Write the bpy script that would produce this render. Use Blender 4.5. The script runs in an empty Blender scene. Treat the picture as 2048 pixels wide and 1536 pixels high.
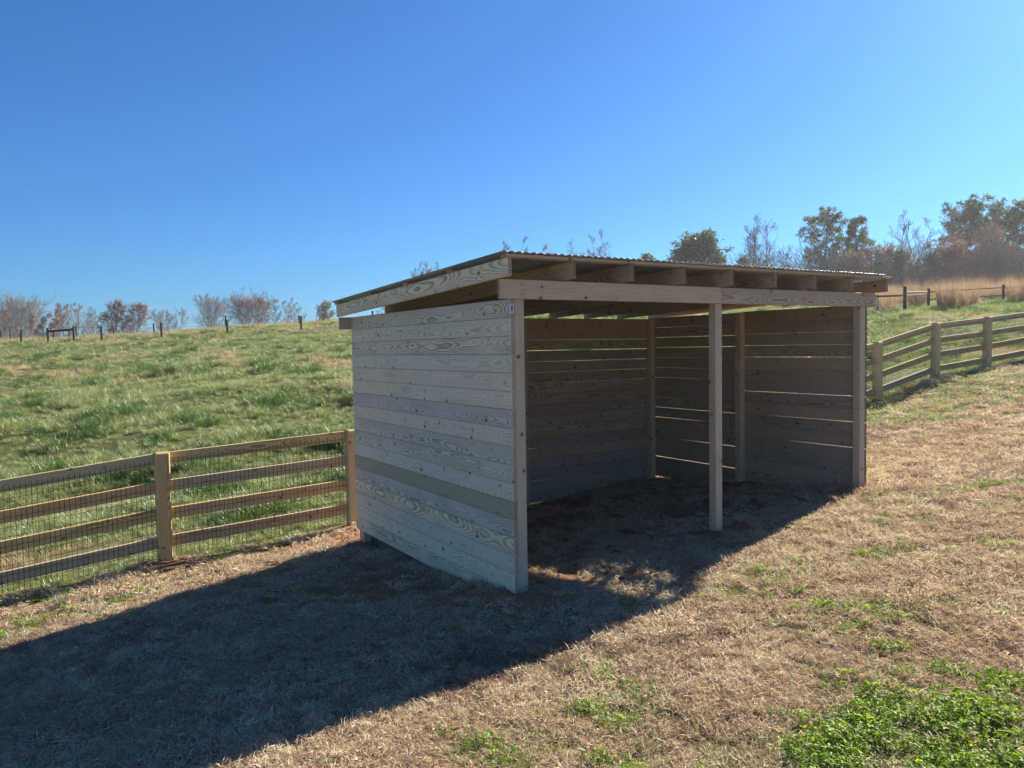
import bpy, bmesh, math, random
import numpy as np
from mathutils import Vector, Matrix

# ------------------------------------------------------------------ camera, sky, sun, exposure
scene = bpy.context.scene
COL = scene.collection
F_PX, IMG_W = 1538.0, 2048.0
YAW, PITCH, ROLL = 0.5625, 0.0474, -0.016
CAM = np.array([-3.0842, -4.8993, 1.9043])


def cam_axes():
    cy, sy = math.cos(YAW), math.sin(YAW)
    fwd = np.array([sy * math.cos(PITCH), cy * math.cos(PITCH), -math.sin(PITCH)])
    right = np.array([cy, -sy, 0.0])
    up = np.cross(right, fwd)
    r = right * math.cos(ROLL) + up * math.sin(ROLL)
    u = -right * math.sin(ROLL) + up * math.cos(ROLL)
    return r, u, fwd


RIGHT, UP, FWD = cam_axes()
cam_data = bpy.data.cameras.new('camera')
cam_data.sensor_width = 36.0
cam_data.lens = F_PX / IMG_W * 36.0
cam_data.clip_start = 0.05
cam_data.clip_end = 3000.0
cam = bpy.data.objects.new('camera', cam_data)
COL.objects.link(cam)
m = Matrix.Identity(4)
for i in range(3):
    m[i][0] = RIGHT[i]
    m[i][1] = UP[i]
    m[i][2] = -FWD[i]
    m[i][3] = CAM[i]
cam.matrix_world = m
scene.camera = cam

SUN_AZ, SUN_EL = math.radians(76.6), math.radians(31.5)      # clockwise from +Y
SKY_STRENGTH, SUN_STRENGTH, EXPOSURE = 0.074, 5.0, 1.43
world = bpy.data.worlds.new('World')
scene.world = world
world.use_nodes = True
wn, wl = world.node_tree.nodes, world.node_tree.links
wn.clear()
w_out = wn.new('ShaderNodeOutputWorld')
w_bg = wn.new('ShaderNodeBackground')
w_sky = wn.new('ShaderNodeTexSky')
w_sky.sky_type = 'NISHITA'
w_sky.sun_disc = False
w_sky.sun_elevation = SUN_EL
w_sky.sun_rotation = SUN_AZ
w_sky.altitude = 300
w_sky.air_density = 1.0
w_sky.dust_density = 0.6
w_sky.ozone_density = 2.5
w_bg.inputs['Strength'].default_value = SKY_STRENGTH
w_tint = wn.new('ShaderNodeMix')                 # the deep winter blue of this sky, the same all over the dome
w_tint.data_type = 'RGBA'
w_tint.blend_type = 'MULTIPLY'
w_tint.inputs[0].default_value = 1.0
w_tint.inputs[7].default_value = (0.185, 0.425, 0.70, 1.0)
wl.new(w_sky.outputs[0], w_tint.inputs[6])
wl.new(w_tint.outputs[2], w_bg.inputs['Color'])
wl.new(w_bg.outputs[0], w_out.inputs['Surface'])

sun_data = bpy.data.lights.new('sun', 'SUN')
sun_data.energy = SUN_STRENGTH
sun_data.angle = math.radians(0.5)
sun_data.color = (1.0, 0.91, 0.78)
sun = bpy.data.objects.new('sun', sun_data)
COL.objects.link(sun)
SUN_DIR = Vector((math.sin(SUN_AZ) * math.cos(SUN_EL), math.cos(SUN_AZ) * math.cos(SUN_EL), math.sin(SUN_EL)))
sun.rotation_euler = SUN_DIR.to_track_quat('Z', 'Y').to_euler()
sun.location = (10, 5, 12)

vs = scene.view_settings
vs.view_transform = 'Standard'
vs.look = 'None'
vs.exposure = EXPOSURE
vs.gamma = 1.0
vs.use_curve_mapping = False
scene.cycles.max_bounces = 8
scene.cycles.diffuse_bounces = 4
scene.cycles.transparent_max_bounces = 8

# ------------------------------------------------------------------ helpers
rng = np.random.default_rng(7)
random.seed(7)


def ray(px, py):
    """direction through a point of the photograph (2048 wide), unit depth"""
    return RIGHT * ((px - 1024) / F_PX) - UP * ((py - 768) / F_PX) + FWD


def at_depth(px, py, d):
    return CAM + ray(px, py) * d


def on_plane(px, py, axis, v):
    r = ray(px, py)
    return CAM + r * ((v - CAM[axis]) / r[axis])


def tag(o, label=None, cat=None, group=None, kind=None):
    if label:
        o['label'] = label
    if cat:
        o['category'] = cat
    if group:
        o['group'] = group
    if kind:
        o['kind'] = kind
    return o


def empty(name, loc, label, cat, group=None):
    o = bpy.data.objects.new(name, None)
    o.empty_display_size = 0.2
    COL.objects.link(o)
    o.location = loc
    return tag(o, label, cat, group)


def link_mesh(name, me, parent=None, mat=None, matrix=None):
    o = bpy.data.objects.new(name, me)
    COL.objects.link(o)
    if mat is not None and not me.materials:
        me.materials.append(mat)
    if matrix is not None:
        o.matrix_world = matrix
    if parent is not None:
        o.parent = parent
        o.matrix_parent_inverse = Matrix.Translation(-Vector(parent.location))
    return o


class MB:
    """collects faces for one mesh"""

    def __init__(self):
        self.v, self.f, self.n, self.c = [], [], 0, []

    def add(self, verts, faces, shade=None):
        verts = np.asarray(verts, float)
        self.v.append(verts)
        self.f.extend([tuple(i + self.n for i in f) for f in faces])
        self.n += len(verts)
        if shade is not None:
            self.c.append(np.broadcast_to(np.asarray(shade, float), (len(verts),)))

    def tube(self, pts, radii, sides=5, cap=False):
        pts = np.asarray(pts, float)
        n = len(pts)
        tang = np.gradient(pts, axis=0)
        tang /= np.linalg.norm(tang, axis=1)[:, None] + 1e-9
        ref = np.array([0.0, 0, 1]) if abs(tang[0][2]) < 0.9 else np.array([1.0, 0, 0])
        a = np.cross(tang, ref)
        a /= np.linalg.norm(a, axis=1)[:, None] + 1e-9
        b = np.cross(tang, a)
        th = np.arange(sides) * 2 * math.pi / sides
        ring = pts[:, None, :] + np.asarray(radii)[:, None, None] * (
            a[:, None, :] * np.cos(th)[None, :, None] + b[:, None, :] * np.sin(th)[None, :, None])
        faces = []
        for i in range(n - 1):
            for k in range(sides):
                k2 = (k + 1) % sides
                faces.append((i * sides + k, i * sides + k2, (i + 1) * sides + k2, (i + 1) * sides + k))
        if cap:
            faces.append(tuple(range(sides))[::-1])
            faces.append(tuple((n - 1) * sides + k for k in range(sides)))
        self.add(ring.reshape(-1, 3), faces)

    def mesh(self, name):
        me = bpy.data.meshes.new(name)
        v = np.concatenate(self.v) if self.v else np.zeros((0, 3))
        me.from_pydata(v.tolist(), [], self.f)
        if self.c:
            at = me.attributes.new('shade', 'FLOAT', 'POINT')
            at.data.foreach_set('value', np.concatenate(self.c).astype(np.float32))
        me.update()
        return me

    def build(self, name, mat, parent=None, smooth=False, origin=None):
        if origin is not None:
            self.v = [vv - np.asarray(origin, float) for vv in self.v]
        me = self.mesh(name)
        me.materials.append(mat)
        if smooth:
            me.polygons.foreach_set('use_smooth', [True] * len(me.polygons))
        mx = Matrix.Translation(Vector(origin)) if origin is not None else None
        return link_mesh(name, me, parent, matrix=mx)


# value noise in 2-D for laying things out
_perm = rng.random((256, 256))


def vnoise(x, y, s, seed=0):
    x = np.asarray(x, float) / s + seed * 17.31
    y = np.asarray(y, float) / s + seed * 9.77
    xi, yi = np.floor(x).astype(int), np.floor(y).astype(int)
    xf, yf = x - xi, y - yi
    xf, yf = xf * xf * (3 - 2 * xf), yf * yf * (3 - 2 * yf)
    g = lambda a, b: _perm[a % 256, b % 256]
    return (g(xi, yi) * (1 - xf) + g(xi + 1, yi) * xf) * (1 - yf) + (g(xi, yi + 1) * (1 - xf) + g(xi + 1, yi + 1) * xf) * yf


def fbm(x, y, s, seed=0, o=3):
    t, a, n = 0, 1.0, 0
    for k in range(o):
        t = t + a * vnoise(x, y, s / 2 ** k, seed + k)
        n += a
        a *= 0.5
    return t / n


# ------------------------------------------------------------------ materials
def new_mat(name):
    mt = bpy.data.materials.new(name)
    mt.use_nodes = True
    nt = mt.node_tree
    nt.nodes.clear()
    out = nt.nodes.new('ShaderNodeOutputMaterial')
    return mt, nt, out


class NT:
    """short hand for shader math"""

    def __init__(self, nt):
        self.nt = nt

    def n(self, t, **kw):
        nd = self.nt.nodes.new(t)
        for k, v in kw.items():
            setattr(nd, k, v)
        return nd

    def put(self, sock, v):
        if isinstance(v, bpy.types.NodeSocket):
            self.nt.links.new(v, sock)
        else:
            sock.default_value = v

    def m(self, op, a, b=0.0, c=0.0, clamp=False):
        nd = self.n('ShaderNodeMath', operation=op, use_clamp=clamp)
        for s, v in zip(nd.inputs, (a, b, c)):
            self.put(s, v)
        return nd.outputs[0]

    def vm(self, op, a, b=(0, 0, 0)):
        nd = self.n('ShaderNodeVectorMath', operation=op)
        self.put(nd.inputs[0], a)
        self.put(nd.inputs[1], b)
        return nd.outputs['Value'] if op in ('LENGTH', 'DISTANCE', 'DOT_PRODUCT') else nd.outputs[0]

    def mix(self, f, a, b):
        nd = self.n('ShaderNodeMix', data_type='RGBA')
        self.put(nd.inputs[0], f)
        self.put(nd.inputs[6], a if isinstance(a, bpy.types.NodeSocket) else (*a, 1))
        self.put(nd.inputs[7], b if isinstance(b, bpy.types.NodeSocket) else (*b, 1))
        return nd.outputs[2]

    def noise(self, vec, scale=1.0, detail=2.0, rough=0.5, dims='3D'):
        nd = self.n('ShaderNodeTexNoise', noise_dimensions=dims)
        if dims == '1D':
            self.put(nd.inputs['W'], vec)
        else:
            self.put(nd.inputs['Vector'], vec)
        nd.inputs['Scale'].default_value = scale
        nd.inputs['Detail'].default_value = detail
        nd.inputs['Roughness'].default_value = rough
        return nd.outputs[0]

    def smooth(self, v, lo, hi):
        nd = self.n('ShaderNodeMapRange', interpolation_type='SMOOTHSTEP')
        self.put(nd.inputs[0], v)
        nd.inputs[1].default_value = lo
        nd.inputs[2].default_value = hi
        return nd.outputs[0]

    def hsv(self, col, h=0.5, s=1.0, v=1.0):
        nd = self.n('ShaderNodeHueSaturation')
        self.put(nd.inputs['Hue'], h)
        self.put(nd.inputs['Saturation'], s)
        self.put(nd.inputs['Value'], v)
        self.put(nd.inputs['Color'], col)
        return nd.outputs[0]

    def attr(self, name):
        return self.n('ShaderNodeAttribute', attribute_name=name)


def wood(name, early, late, contrast=0.75, stain=0.35, tint=0.05, spread=0.14, knot_w=0.14):
    """sawn pine: growth rings about a wandering pith cut by the board's faces, knots, fibre, mill stain"""
    mt, nt, out = new_mat(name)
    g = NT(nt)
    tc = g.n('ShaderNodeTexCoord')
    oi = g.n('ShaderNodeObjectInfo')
    rnd = oi.outputs['Random']
    wn_ = g.n('ShaderNodeTexWhiteNoise', noise_dimensions='1D')
    g.put(wn_.inputs['W'], g.m('MULTIPLY', rnd, 913.7))
    sep_r = g.n('ShaderNodeSeparateColor')
    g.put(sep_r.inputs[0], wn_.outputs['Color'])
    r1, r2, r3 = sep_r.outputs[0], sep_r.outputs[1], sep_r.outputs[2]
    sp = g.n('ShaderNodeSeparateXYZ')
    g.put(sp.inputs[0], tc.outputs['Object'])
    x, y, z = sp.outputs
    xo = g.m('ADD', x, g.m('MULTIPLY', rnd, 61.0))
    cb = g.n('ShaderNodeCombineXYZ')
    g.put(cb.inputs[0], xo)
    g.put(cb.inputs[1], y)
    g.put(cb.inputs[2], z)
    P = cb.outputs[0]
    # pith line
    yc = g.m('ADD', g.m('MULTIPLY', g.m('SUBTRACT', g.noise(xo, 0.55, 1, dims='1D'), 0.5), spread * 1.1),
             g.m('MULTIPLY', g.m('SUBTRACT', r1, 0.5), 0.09))
    zc = g.m('ADD', g.m('MULTIPLY', g.noise(g.m('ADD', xo, 33.0), 0.8, 2.0, dims='1D'), 0.115),
             g.m('MULTIPLY', g.m('POWER', r2, 2.0), 0.16))
    zc = g.m('SUBTRACT', zc, 0.02)
    dy, dz = g.m('SUBTRACT', y, yc), g.m('ADD', z, zc)
    rad = g.m('SQRT', g.m('ADD', g.m('MULTIPLY', dy, dy), g.m('MULTIPLY', dz, dz)))
    wob = g.noise(g.vm('MULTIPLY', P, (2.2, 9.0, 9.0)), 1.0, 3.0, 0.55)
    rad = g.m('ADD', rad, g.m('MULTIPLY', g.m('SUBTRACT', wob, 0.5), 0.0125))
    # knots
    ks = (2.3, 8.0, 0.0)
    kcb = g.n('ShaderNodeCombineXYZ')
    g.put(kcb.inputs[0], xo)
    g.put(kcb.inputs[1], g.m('ADD', g.m('ADD', y, g.m('MULTIPLY', z, 0.93)), 5.0))
    K = g.vm('MULTIPLY', kcb.outputs[0], ks)
    vor = g.n('ShaderNodeTexVoronoi', voronoi_dimensions='2D')
    g.put(vor.inputs['Vector'], K)
    vor.inputs['Scale'].default_value = 1.0
    dvec = g.vm('MULTIPLY', g.vm('SUBTRACT', K, vor.outputs['Position']), (1 / ks[0] * 0.8, 1 / ks[1], 0.0))
    kd = g.vm('LENGTH', dvec)
    kc = g.n('ShaderNodeSeparateColor')
    g.put(kc.inputs[0], vor.outputs['Color'])
    gate = g.smooth(kc.outputs[0], 0.42, 0.50)
    krad = g.m('ADD', 0.004, g.m('MULTIPLY', kc.outputs[1], 0.012))
    kbump = g.m('MULTIPLY', g.m('POWER', 2.7183, g.m('MULTIPLY', g.m('POWER', g.m('DIVIDE', kd, 0.026), 2.0), -1.0)), gate)
    rad = g.m('ADD', rad, g.m('MULTIPLY', kbump, 0.020))
    ring = g.m('FRACT', g.m('DIVIDE', rad, g.m('ADD', 0.0052, g.m('MULTIPLY', r1, 0.0040))))
    late_m = g.m('MULTIPLY', g.smooth(ring, 0.30, 0.86), g.m('SUBTRACT', 1.0, g.smooth(ring, 0.90, 1.0)))
    con = g.m('MULTIPLY', contrast, g.m('ADD', 0.38, g.m('MULTIPLY', g.smooth(r3, 0.15, 0.85), 0.75)))
    patch = g.smooth(g.noise(g.vm('MULTIPLY', P, (1.4, 5.0, 5.0)), 1.0, 2.0), 0.3, 0.62)
    late_m = g.m('MULTIPLY', g.m('MULTIPLY', late_m, con), g.m('ADD', 0.35, g.m('MULTIPLY', patch, 0.65)))
    col = g.mix(late_m, early, late)
    # fibre streaks, mill stain and treated patches
    fib = g.noise(g.vm('MULTIPLY', P, (5.0, 260.0, 260.0)), 1.0, 2.0)
    col = g.hsv(col, v=g.m('ADD', 0.77, g.m('MULTIPLY', fib, 0.46)))
    st = g.smooth(g.noise(g.vm('MULTIPLY', P, (1.1, 7.0, 7.0)), 1.7, 4.0, 0.6), 0.52, 0.78)
    col = g.mix(g.m('MULTIPLY', st, stain), col, (early[0] * 0.56, early[1] * 0.56, early[2] * 0.62))
    # marks left by the stickers of the drying stack
    sx = g.m('ABSOLUTE', g.m('SUBTRACT', g.m('FRACT', g.m('ADD', g.m('MULTIPLY', x, 1.9), g.m('MULTIPLY', r3, 5.0))), 0.5))
    mark = g.m('MULTIPLY', g.m('SUBTRACT', 1.0, g.smooth(sx, 0.02, 0.05)), g.smooth(g.noise(g.vm('MULTIPLY', P, (1.3, 30.0, 30.0)), 1.0, 3.0), 0.5, 0.7))
    col = g.mix(g.m('MULTIPLY', mark, 0.35), col, (early[0] * 0.45, early[1] * 0.43, early[2] * 0.42))
    # each board its own tone
    col = g.hsv(col, h=g.m('ADD', 0.5, g.m('MULTIPLY', g.m('SUBTRACT', r2, 0.5), tint)),
                s=g.m('ADD', 0.78, g.m('MULTIPLY', r1, 0.44)),
                v=g.m('ADD', 0.86, g.m('MULTIPLY', wn_.outputs['Value'], 0.26)))
    kn = g.m('MULTIPLY', g.m('SUBTRACT', 1.0, g.smooth(g.m('DIVIDE', kd, krad), 0.55, 1.15)), gate)
    halo = g.m('MULTIPLY', g.m('MULTIPLY', kbump, kbump), 0.45)
    col = g.mix(halo, col, (late[0] * 0.8, late[1] * 0.75, late[2] * 0.7))
    col = g.mix(g.m('MULTIPLY', kn, 0.9), col, (0.085, 0.045, 0.022))
    en = g.n('ShaderNodeSeparateXYZ')               # sawn end grain is darker than the faces
    g.put(en.inputs[0], tc.outputs['Normal'])
    endm = g.smooth(g.m('ABSOLUTE', en.outputs[0]), 0.75, 0.9)
    col = g.mix(endm, col, g.hsv(g.mix(0.5, col, (late[0] * 0.9, late[1] * 0.85, late[2] * 0.8)), v=0.8))
    b = g.n('ShaderNodeBsdfPrincipled')
    g.put(b.inputs['Base Color'], col)
    g.put(b.inputs['Roughness'], g.m('ADD', 0.62, g.m('MULTIPLY', fib, 0.25)))
    b.inputs['Specular IOR Level'].default_value = 0.25
    bp = g.n('ShaderNodeBump')
    bp.inputs['Strength'].default_value = 0.35
    bp.inputs['Distance'].default_value = 0.0015
    g.put(bp.inputs['Height'], g.m('ADD', fib, g.m('MULTIPLY', late_m, 0.6)))
    nt.links.new(bp.outputs[0], b.inputs['Normal'])
    nt.links.new(b.outputs[0], out.inputs['Surface'])
    return mt


def simple(name, col, rough=0.7, metal=0.0, noise_amt=0.2, noise_scale=8.0, spec=0.3):
    mt, nt, out = new_mat(name)
    g = NT(nt)
    tc = g.n('ShaderNodeTexCoord')
    nz = g.noise(tc.outputs['Object'], noise_scale, 4.0, 0.6)
    c = g.hsv(g.mix(0.0, col, col), v=g.m('ADD', 1 - noise_amt, g.m('MULTIPLY', nz, 2 * noise_amt)))
    b = g.n('ShaderNodeBsdfPrincipled')
    g.put(b.inputs['Base Color'], c)
    b.inputs['Roughness'].default_value = rough
    b.inputs['Metallic'].default_value = metal
    b.inputs['Specular IOR Level'].default_value = spec
    nt.links.new(b.outputs[0], out.inputs['Surface'])
    return mt


def leafy(name, c1, c2, trans=0.4, gloss=0.06, rough=0.4, tcol=1.25, var=0.35):
    """thin leaves and blades: per-blade 'shade' attribute and per-plant random pick between two colours"""
    mt, nt, out = new_mat(name)
    g = NT(nt)
    oi = g.n('ShaderNodeObjectInfo')
    at = g.attr('shade')
    f = g.m('ADD', g.m('MULTIPLY', at.outputs['Fac'], 0.65), g.m('MULTIPLY', oi.outputs['Random'], 0.35), clamp=True)
    col = g.mix(f, c1, c2)
    col = g.hsv(col, v=g.m('ADD', 1 - var, g.m('MULTIPLY', g.m('FRACT', g.m('MULTIPLY', g.m('ADD', at.outputs['Fac'], oi.outputs['Random']), 7.31)), 2 * var)))
    d = g.n('ShaderNodeBsdfDiffuse')
    g.put(d.inputs['Color'], col)
    t = g.n('ShaderNodeBsdfTranslucent')
    g.put(t.inputs['Color'], g.hsv(col, s=1.1, v=tcol))
    mx = g.n('ShaderNodeMixShader')
    mx.inputs[0].default_value = trans
    nt.links.new(d.outputs[0], mx.inputs[1])
    nt.links.new(t.outputs[0], mx.inputs[2])
    gl = g.n('ShaderNodeBsdfGlossy')
    gl.inputs['Roughness'].default_value = rough
    gl.inputs['Color'].default_value = (1, 1, 1, 1)
    m2 = g.n('ShaderNodeMixShader')
    m2.inputs[0].default_value = gloss
    nt.links.new(mx.outputs[0], m2.inputs[1])
    nt.links.new(gl.outputs[0], m2.inputs[2])
    nt.links.new(m2.outputs[0], out.inputs['Surface'])
    return mt


M = {}
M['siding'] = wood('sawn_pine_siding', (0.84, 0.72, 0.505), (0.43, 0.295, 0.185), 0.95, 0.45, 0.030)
M['green_board'] = wood('greenish_treated_board', (0.56, 0.48, 0.245), (0.40, 0.32, 0.15), 0.5, 0.3, 0.01)
M['framing'] = wood('framing_lumber', (0.61, 0.52, 0.36), (0.33, 0.225, 0.13), 0.9, 0.35, 0.02)
M['inner'] = wood('shade_toned_pine_boards', (0.46, 0.375, 0.27), (0.25, 0.16, 0.10), 0.85, 0.5, 0.04)  # pine darkened in colour for the shade inside and under the roof
M['fence'] = wood('treated_fence_lumber', (0.62, 0.48, 0.26), (0.33, 0.19, 0.085), 0.8, 0.28, 0.03)
M['dark_post'] = simple('weathered_dark_post', (0.055, 0.05, 0.045), 0.85, 0, 0.3, 12)
M['old_rail'] = simple('weathered_grey_rail', (0.22, 0.19, 0.15), 0.7, 0, 0.25, 12)
M['metal'] = simple('galvanised_roof_metal', (0.42, 0.46, 0.50), 0.38, 0.75, 0.12, 6)
M['wire'] = simple('galvanised_wire', (0.075, 0.065, 0.055), 0.6, 0.3, 0.15, 30)
M['nail'] = simple('nail_head', (0.07, 0.06, 0.055), 0.5, 0.5, 0.2, 30)
M['tag_white'] = simple('tag_plastic', (0.75, 0.77, 0.8), 0.5, 0, 0.05, 60)
M['tag_blue'] = simple('tag_print', (0.05, 0.16, 0.42), 0.5, 0, 0.05, 60)
M['paper'] = simple('paper_scrap', (0.7, 0.7, 0.68), 0.8, 0, 0.1, 40)
M['bark'] = simple('grey_bark', (0.17, 0.135, 0.11), 0.9, 0, 0.35, 6)
M['pine_bark'] = simple('pine_bark', (0.13, 0.09, 0.065), 0.9, 0, 0.35, 6)
M['twig'] = simple('bare_twigs', (0.29, 0.25, 0.215), 0.9, 0, 0.25, 2)
M['twig_red'] = simple('reddish_twigs', (0.235, 0.18, 0.15), 0.9, 0, 0.25, 2)
M['needle'] = leafy('pine_needles', (0.060, 0.095, 0.045), (0.165, 0.20, 0.095), 0.36, 0.05, 0.5)
M['evergreen'] = leafy('evergreen_leaves', (0.060, 0.090, 0.045), (0.165, 0.19, 0.095), 0.33, 0.06, 0.4)
M['rust'] = leafy('rust_leaves', (0.15, 0.095, 0.07), (0.29, 0.19, 0.14), 0.35, 0.03)
M['gold'] = leafy('yellowed_leaves', (0.20, 0.15, 0.055), (0.33, 0.24, 0.085), 0.4, 0.03)
M['olive'] = leafy('olive_leaves', (0.11, 0.115, 0.045), (0.20, 0.18, 0.075), 0.4, 0.03)
M['meadow'] = leafy('meadow_blades', (0.125, 0.165, 0.045), (0.35, 0.385, 0.165), 0.45, 0.055, 0.42)
M['meadow_deep'] = leafy('deep_green_blades', (0.055, 0.115, 0.026), (0.145, 0.22, 0.06), 0.40, 0.05, 0.4)
M['meadow_dry'] = leafy('dry_meadow_blades', (0.30, 0.225, 0.115), (0.54, 0.44, 0.26), 0.4, 0.03)
M['straw'] = leafy('dormant_lawn_blades', (0.34, 0.24, 0.15), (0.63, 0.50, 0.34), 0.34, 0.03, 0.5, 1.1)
M['straw_pale'] = leafy('pale_lawn_blades', (0.44, 0.35, 0.225), (0.76, 0.66, 0.475), 0.34, 0.03, 0.5, 1.1)
M['straw_brown'] = leafy('brown_lawn_blades', (0.23, 0.15, 0.105), (0.48, 0.35, 0.255), 0.34, 0.02, 0.5, 1.1)
M['lawn_green'] = leafy('green_lawn_blades', (0.11, 0.165, 0.026), (0.26, 0.33, 0.07), 0.45, 0.03)
M['clover'] = leafy('clover_leaves', (0.10, 0.185, 0.018), (0.31, 0.42, 0.06), 0.5, 0.02, 0.45)
M['broom'] = leafy('broomsedge_stalks', (0.23, 0.155, 0.10), (0.43, 0.325, 0.215), 0.4, 0.02)


def ground_mat():
    mt, nt, out = new_mat('soil_and_thatch')
    g = NT(nt)
    tc = g.n('ShaderNodeTexCoord')
    P = tc.outputs['Object']
    dirt, mead = g.attr('dirt').outputs['Fac'], g.attr('meadow').outputs['Fac']
    green = g.attr('green').outputs['Fac']
    n1 = g.noise(P, 22.0, 5.0, 0.65)
    n2 = g.noise(P, 1.3, 4.0, 0.6)
    thatch = g.mix(g.smooth(n1, 0.3, 0.7), (0.09, 0.055, 0.03), (0.32, 0.22, 0.13))
    lawn = g.mix(g.m('MULTIPLY', green, 0.7), thatch, (0.085, 0.11, 0.03))
    md = g.mix(g.smooth(n2, 0.35, 0.7), (0.065, 0.085, 0.026), (0.14, 0.135, 0.055))
    md = g.mix(g.smooth(g.noise(P, 0.35, 4.0, 0.6), 0.62, 0.8), md, (0.22, 0.165, 0.085))
    col = g.mix(mead, lawn, md)
    clay = g.mix(g.smooth(n1, 0.3, 0.75), (0.19, 0.085, 0.042), (0.38, 0.21, 0.12))
    df = g.smooth(g.m('ADD', dirt, g.m('MULTIPLY', g.m('SUBTRACT', n1, 0.5), 0.7)), 0.35, 0.65)
    col = g.mix(df, col, clay)
    b = g.n('ShaderNodeBsdfPrincipled')
    g.put(b.inputs['Base Color'], col)
    b.inputs['Roughness'].default_value = 0.95
    b.inputs['Specular IOR Level'].default_value = 0.1
    bp = g.n('ShaderNodeBump')
    bp.inputs['Strength'].default_value = 0.8
    bp.inputs['Distance'].default_value = 0.02
    g.put(bp.inputs['Height'], n1)
    nt.links.new(bp.outputs[0], b.inputs['Normal'])
    nt.links.new(b.outputs[0], out.inputs['Surface'])
    return mt


M['ground'] = ground_mat()

# ------------------------------------------------------------------ terrain
FY = 4.3                      # line of the board fence
ctrl = []
for gx in (-9, -6, -3, 0, 3, 6, 9):
    for gy in (-12, -8, -5, -2.5):
        ctrl.append((gx, gy, 0.073 * gx - 0.09 * gy))
ctrl += [(0, 0, -0.008), (2.2, 0, 0.174), (4.39, 0, 0.323), (0.04, 3.44, -0.29), (4.38, 3.22, 0.014), (4.35, 1.6, 0.169),
         (2.4, 3.3, -0.13), (-2.8, -1.1, -0.05), (-0.6, -1.2, 0.025), (-3.3, -0.2, -0.222), (-3.4, 2.9, -0.52), (-1.85, FY, -0.455), (0.285, FY, -0.343),
         (-4.1, FY, -0.60), (-7, FY, -0.85), (11.57, FY, 0.70), (13.7, FY, 1.09), (15.88, FY, 1.25), (18.1, FY, 1.42), (22, FY, 1.7), (6.5, FY, 0.16),
         (9, -0.5, 0.72), (9, 2, 0.55), (13, -1, 1.08), (13, 2, 0.98), (18, -2, 1.5), (18, -9, 2.0), (-12, 0, -0.85), (30, -6, 2.4)]
for px, py, d in [(-400, 868, 20), (0, 845, 20), (350, 826, 20), (680, 806, 20), (-400, 735, 42), (0, 727, 42), (350, 714, 42), (680, 698, 42),
                  (1000, 684, 38), (1300, 664, 34), (-700, 698, 82), (-300, 690, 82), (0, 683, 82), (200, 676, 82), (350, 669, 82), (520, 655, 82), (680, 644, 80), (850, 634, 78), (1000, 627, 76),
                  (1200, 618, 72), (1400, 612, 66), (1600, 608, 62), (1800, 604, 58), (2048, 594, 54), (2400, 580, 50),
                  (1810, 626, 38), (2007, 603, 42), (2300, 590, 40), (1900, 690, 25), (2048, 672, 25), (1780, 705, 23), (1500, 715, 24), (1200, 735, 24)]:
    ctrl.append(tuple(at_depth(px, py, d)))
for px, d, dz in [(-700, 140, -3.0), (0, 140, -3.0), (500, 140, -2.0), (1000, 130, -1.0), (1500, 120, 0.0), (2048, 110, 0.6), (2500, 110, 0.8),
                  (-700, 330, -8), (300, 330, -8), (1200, 330, -6), (2300, 330, -4)]:
    q = at_depth(px, 693 - (px - 1024) * 0.016, d)
    ctrl.append((q[0], q[1], q[2] + dz + (2.2 if d < 200 else 0)))
ctrl = np.array(ctrl)


def _tps(r2):
    return 0.5 * r2 * np.log(r2 + 1e-9)


_S = 20.0
_cx = ctrl[:, :2] / _S
_d2 = ((_cx[:, None, :] - _cx[None, :, :]) ** 2).sum(-1)
_n = len(ctrl)
_A = np.zeros((_n + 3, _n + 3))
_A[:_n, :_n] = _tps(_d2) + np.eye(_n) * 2e-4
_A[:_n, _n] = 1
_A[:_n, _n + 1:] = _cx
_A[_n, :_n] = 1
_A[_n + 1:, :_n] = _cx.T
_w = np.linalg.solve(_A, np.concatenate([ctrl[:, 2], np.zeros(3)]))

MOUNDS = [(0.0, -0.12, 0.45, 0.05), (-0.15, 0.35, 0.35, 0.04), (2.22, -0.02, 0.3, 0.03), (4.45, -0.05, 0.35, 0.04), (0.05, 3.38, 0.45, 0.04), (4.36, 1.6, 0.3, 0.02),
          (-1.85, 4.2, 0.55, 0.06), (0.29, 4.2, 0.5, 0.04), (4.3, 3.15, 0.4, 0.02), (-0.55, 1.25, 0.35, 0.03), (0.5, -0.1, 0.35, 0.03)]
BARE = [(0.0, -0.15, 0.55), (-0.25, 0.5, 0.45), (0.6, 0.02, 0.45), (2.2, 0.05, 0.35), (4.5, 0.15, 0.5), (4.55, 0.8, 0.5), (4.8, 0.4, 0.3), (0.0, 3.5, 0.5), (-0.5, 3.85, 0.3), (4.36, 1.55, 0.45), (4.5, 3.2, 0.6),
        (4.6, 2.2, 0.5), (-1.85, 4.22, 0.55), (0.29, 4.2, 0.5), (-0.9, 4.1, 0.35), (-0.55, 1.3, 0.5), (3.2, 0.9, 0.45), (2.6, 2.9, 0.4), (2.5, -0.15, 0.35), (7.2, 0.9, 0.4), (6.0, 1.8, 0.35), (10.5, 2.0, 0.5), (8.6, 2.4, 0.4)]


def smooth01(t):
    t = np.clip(t, 0, 1)
    return t * t * (3 - 2 * t)


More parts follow.
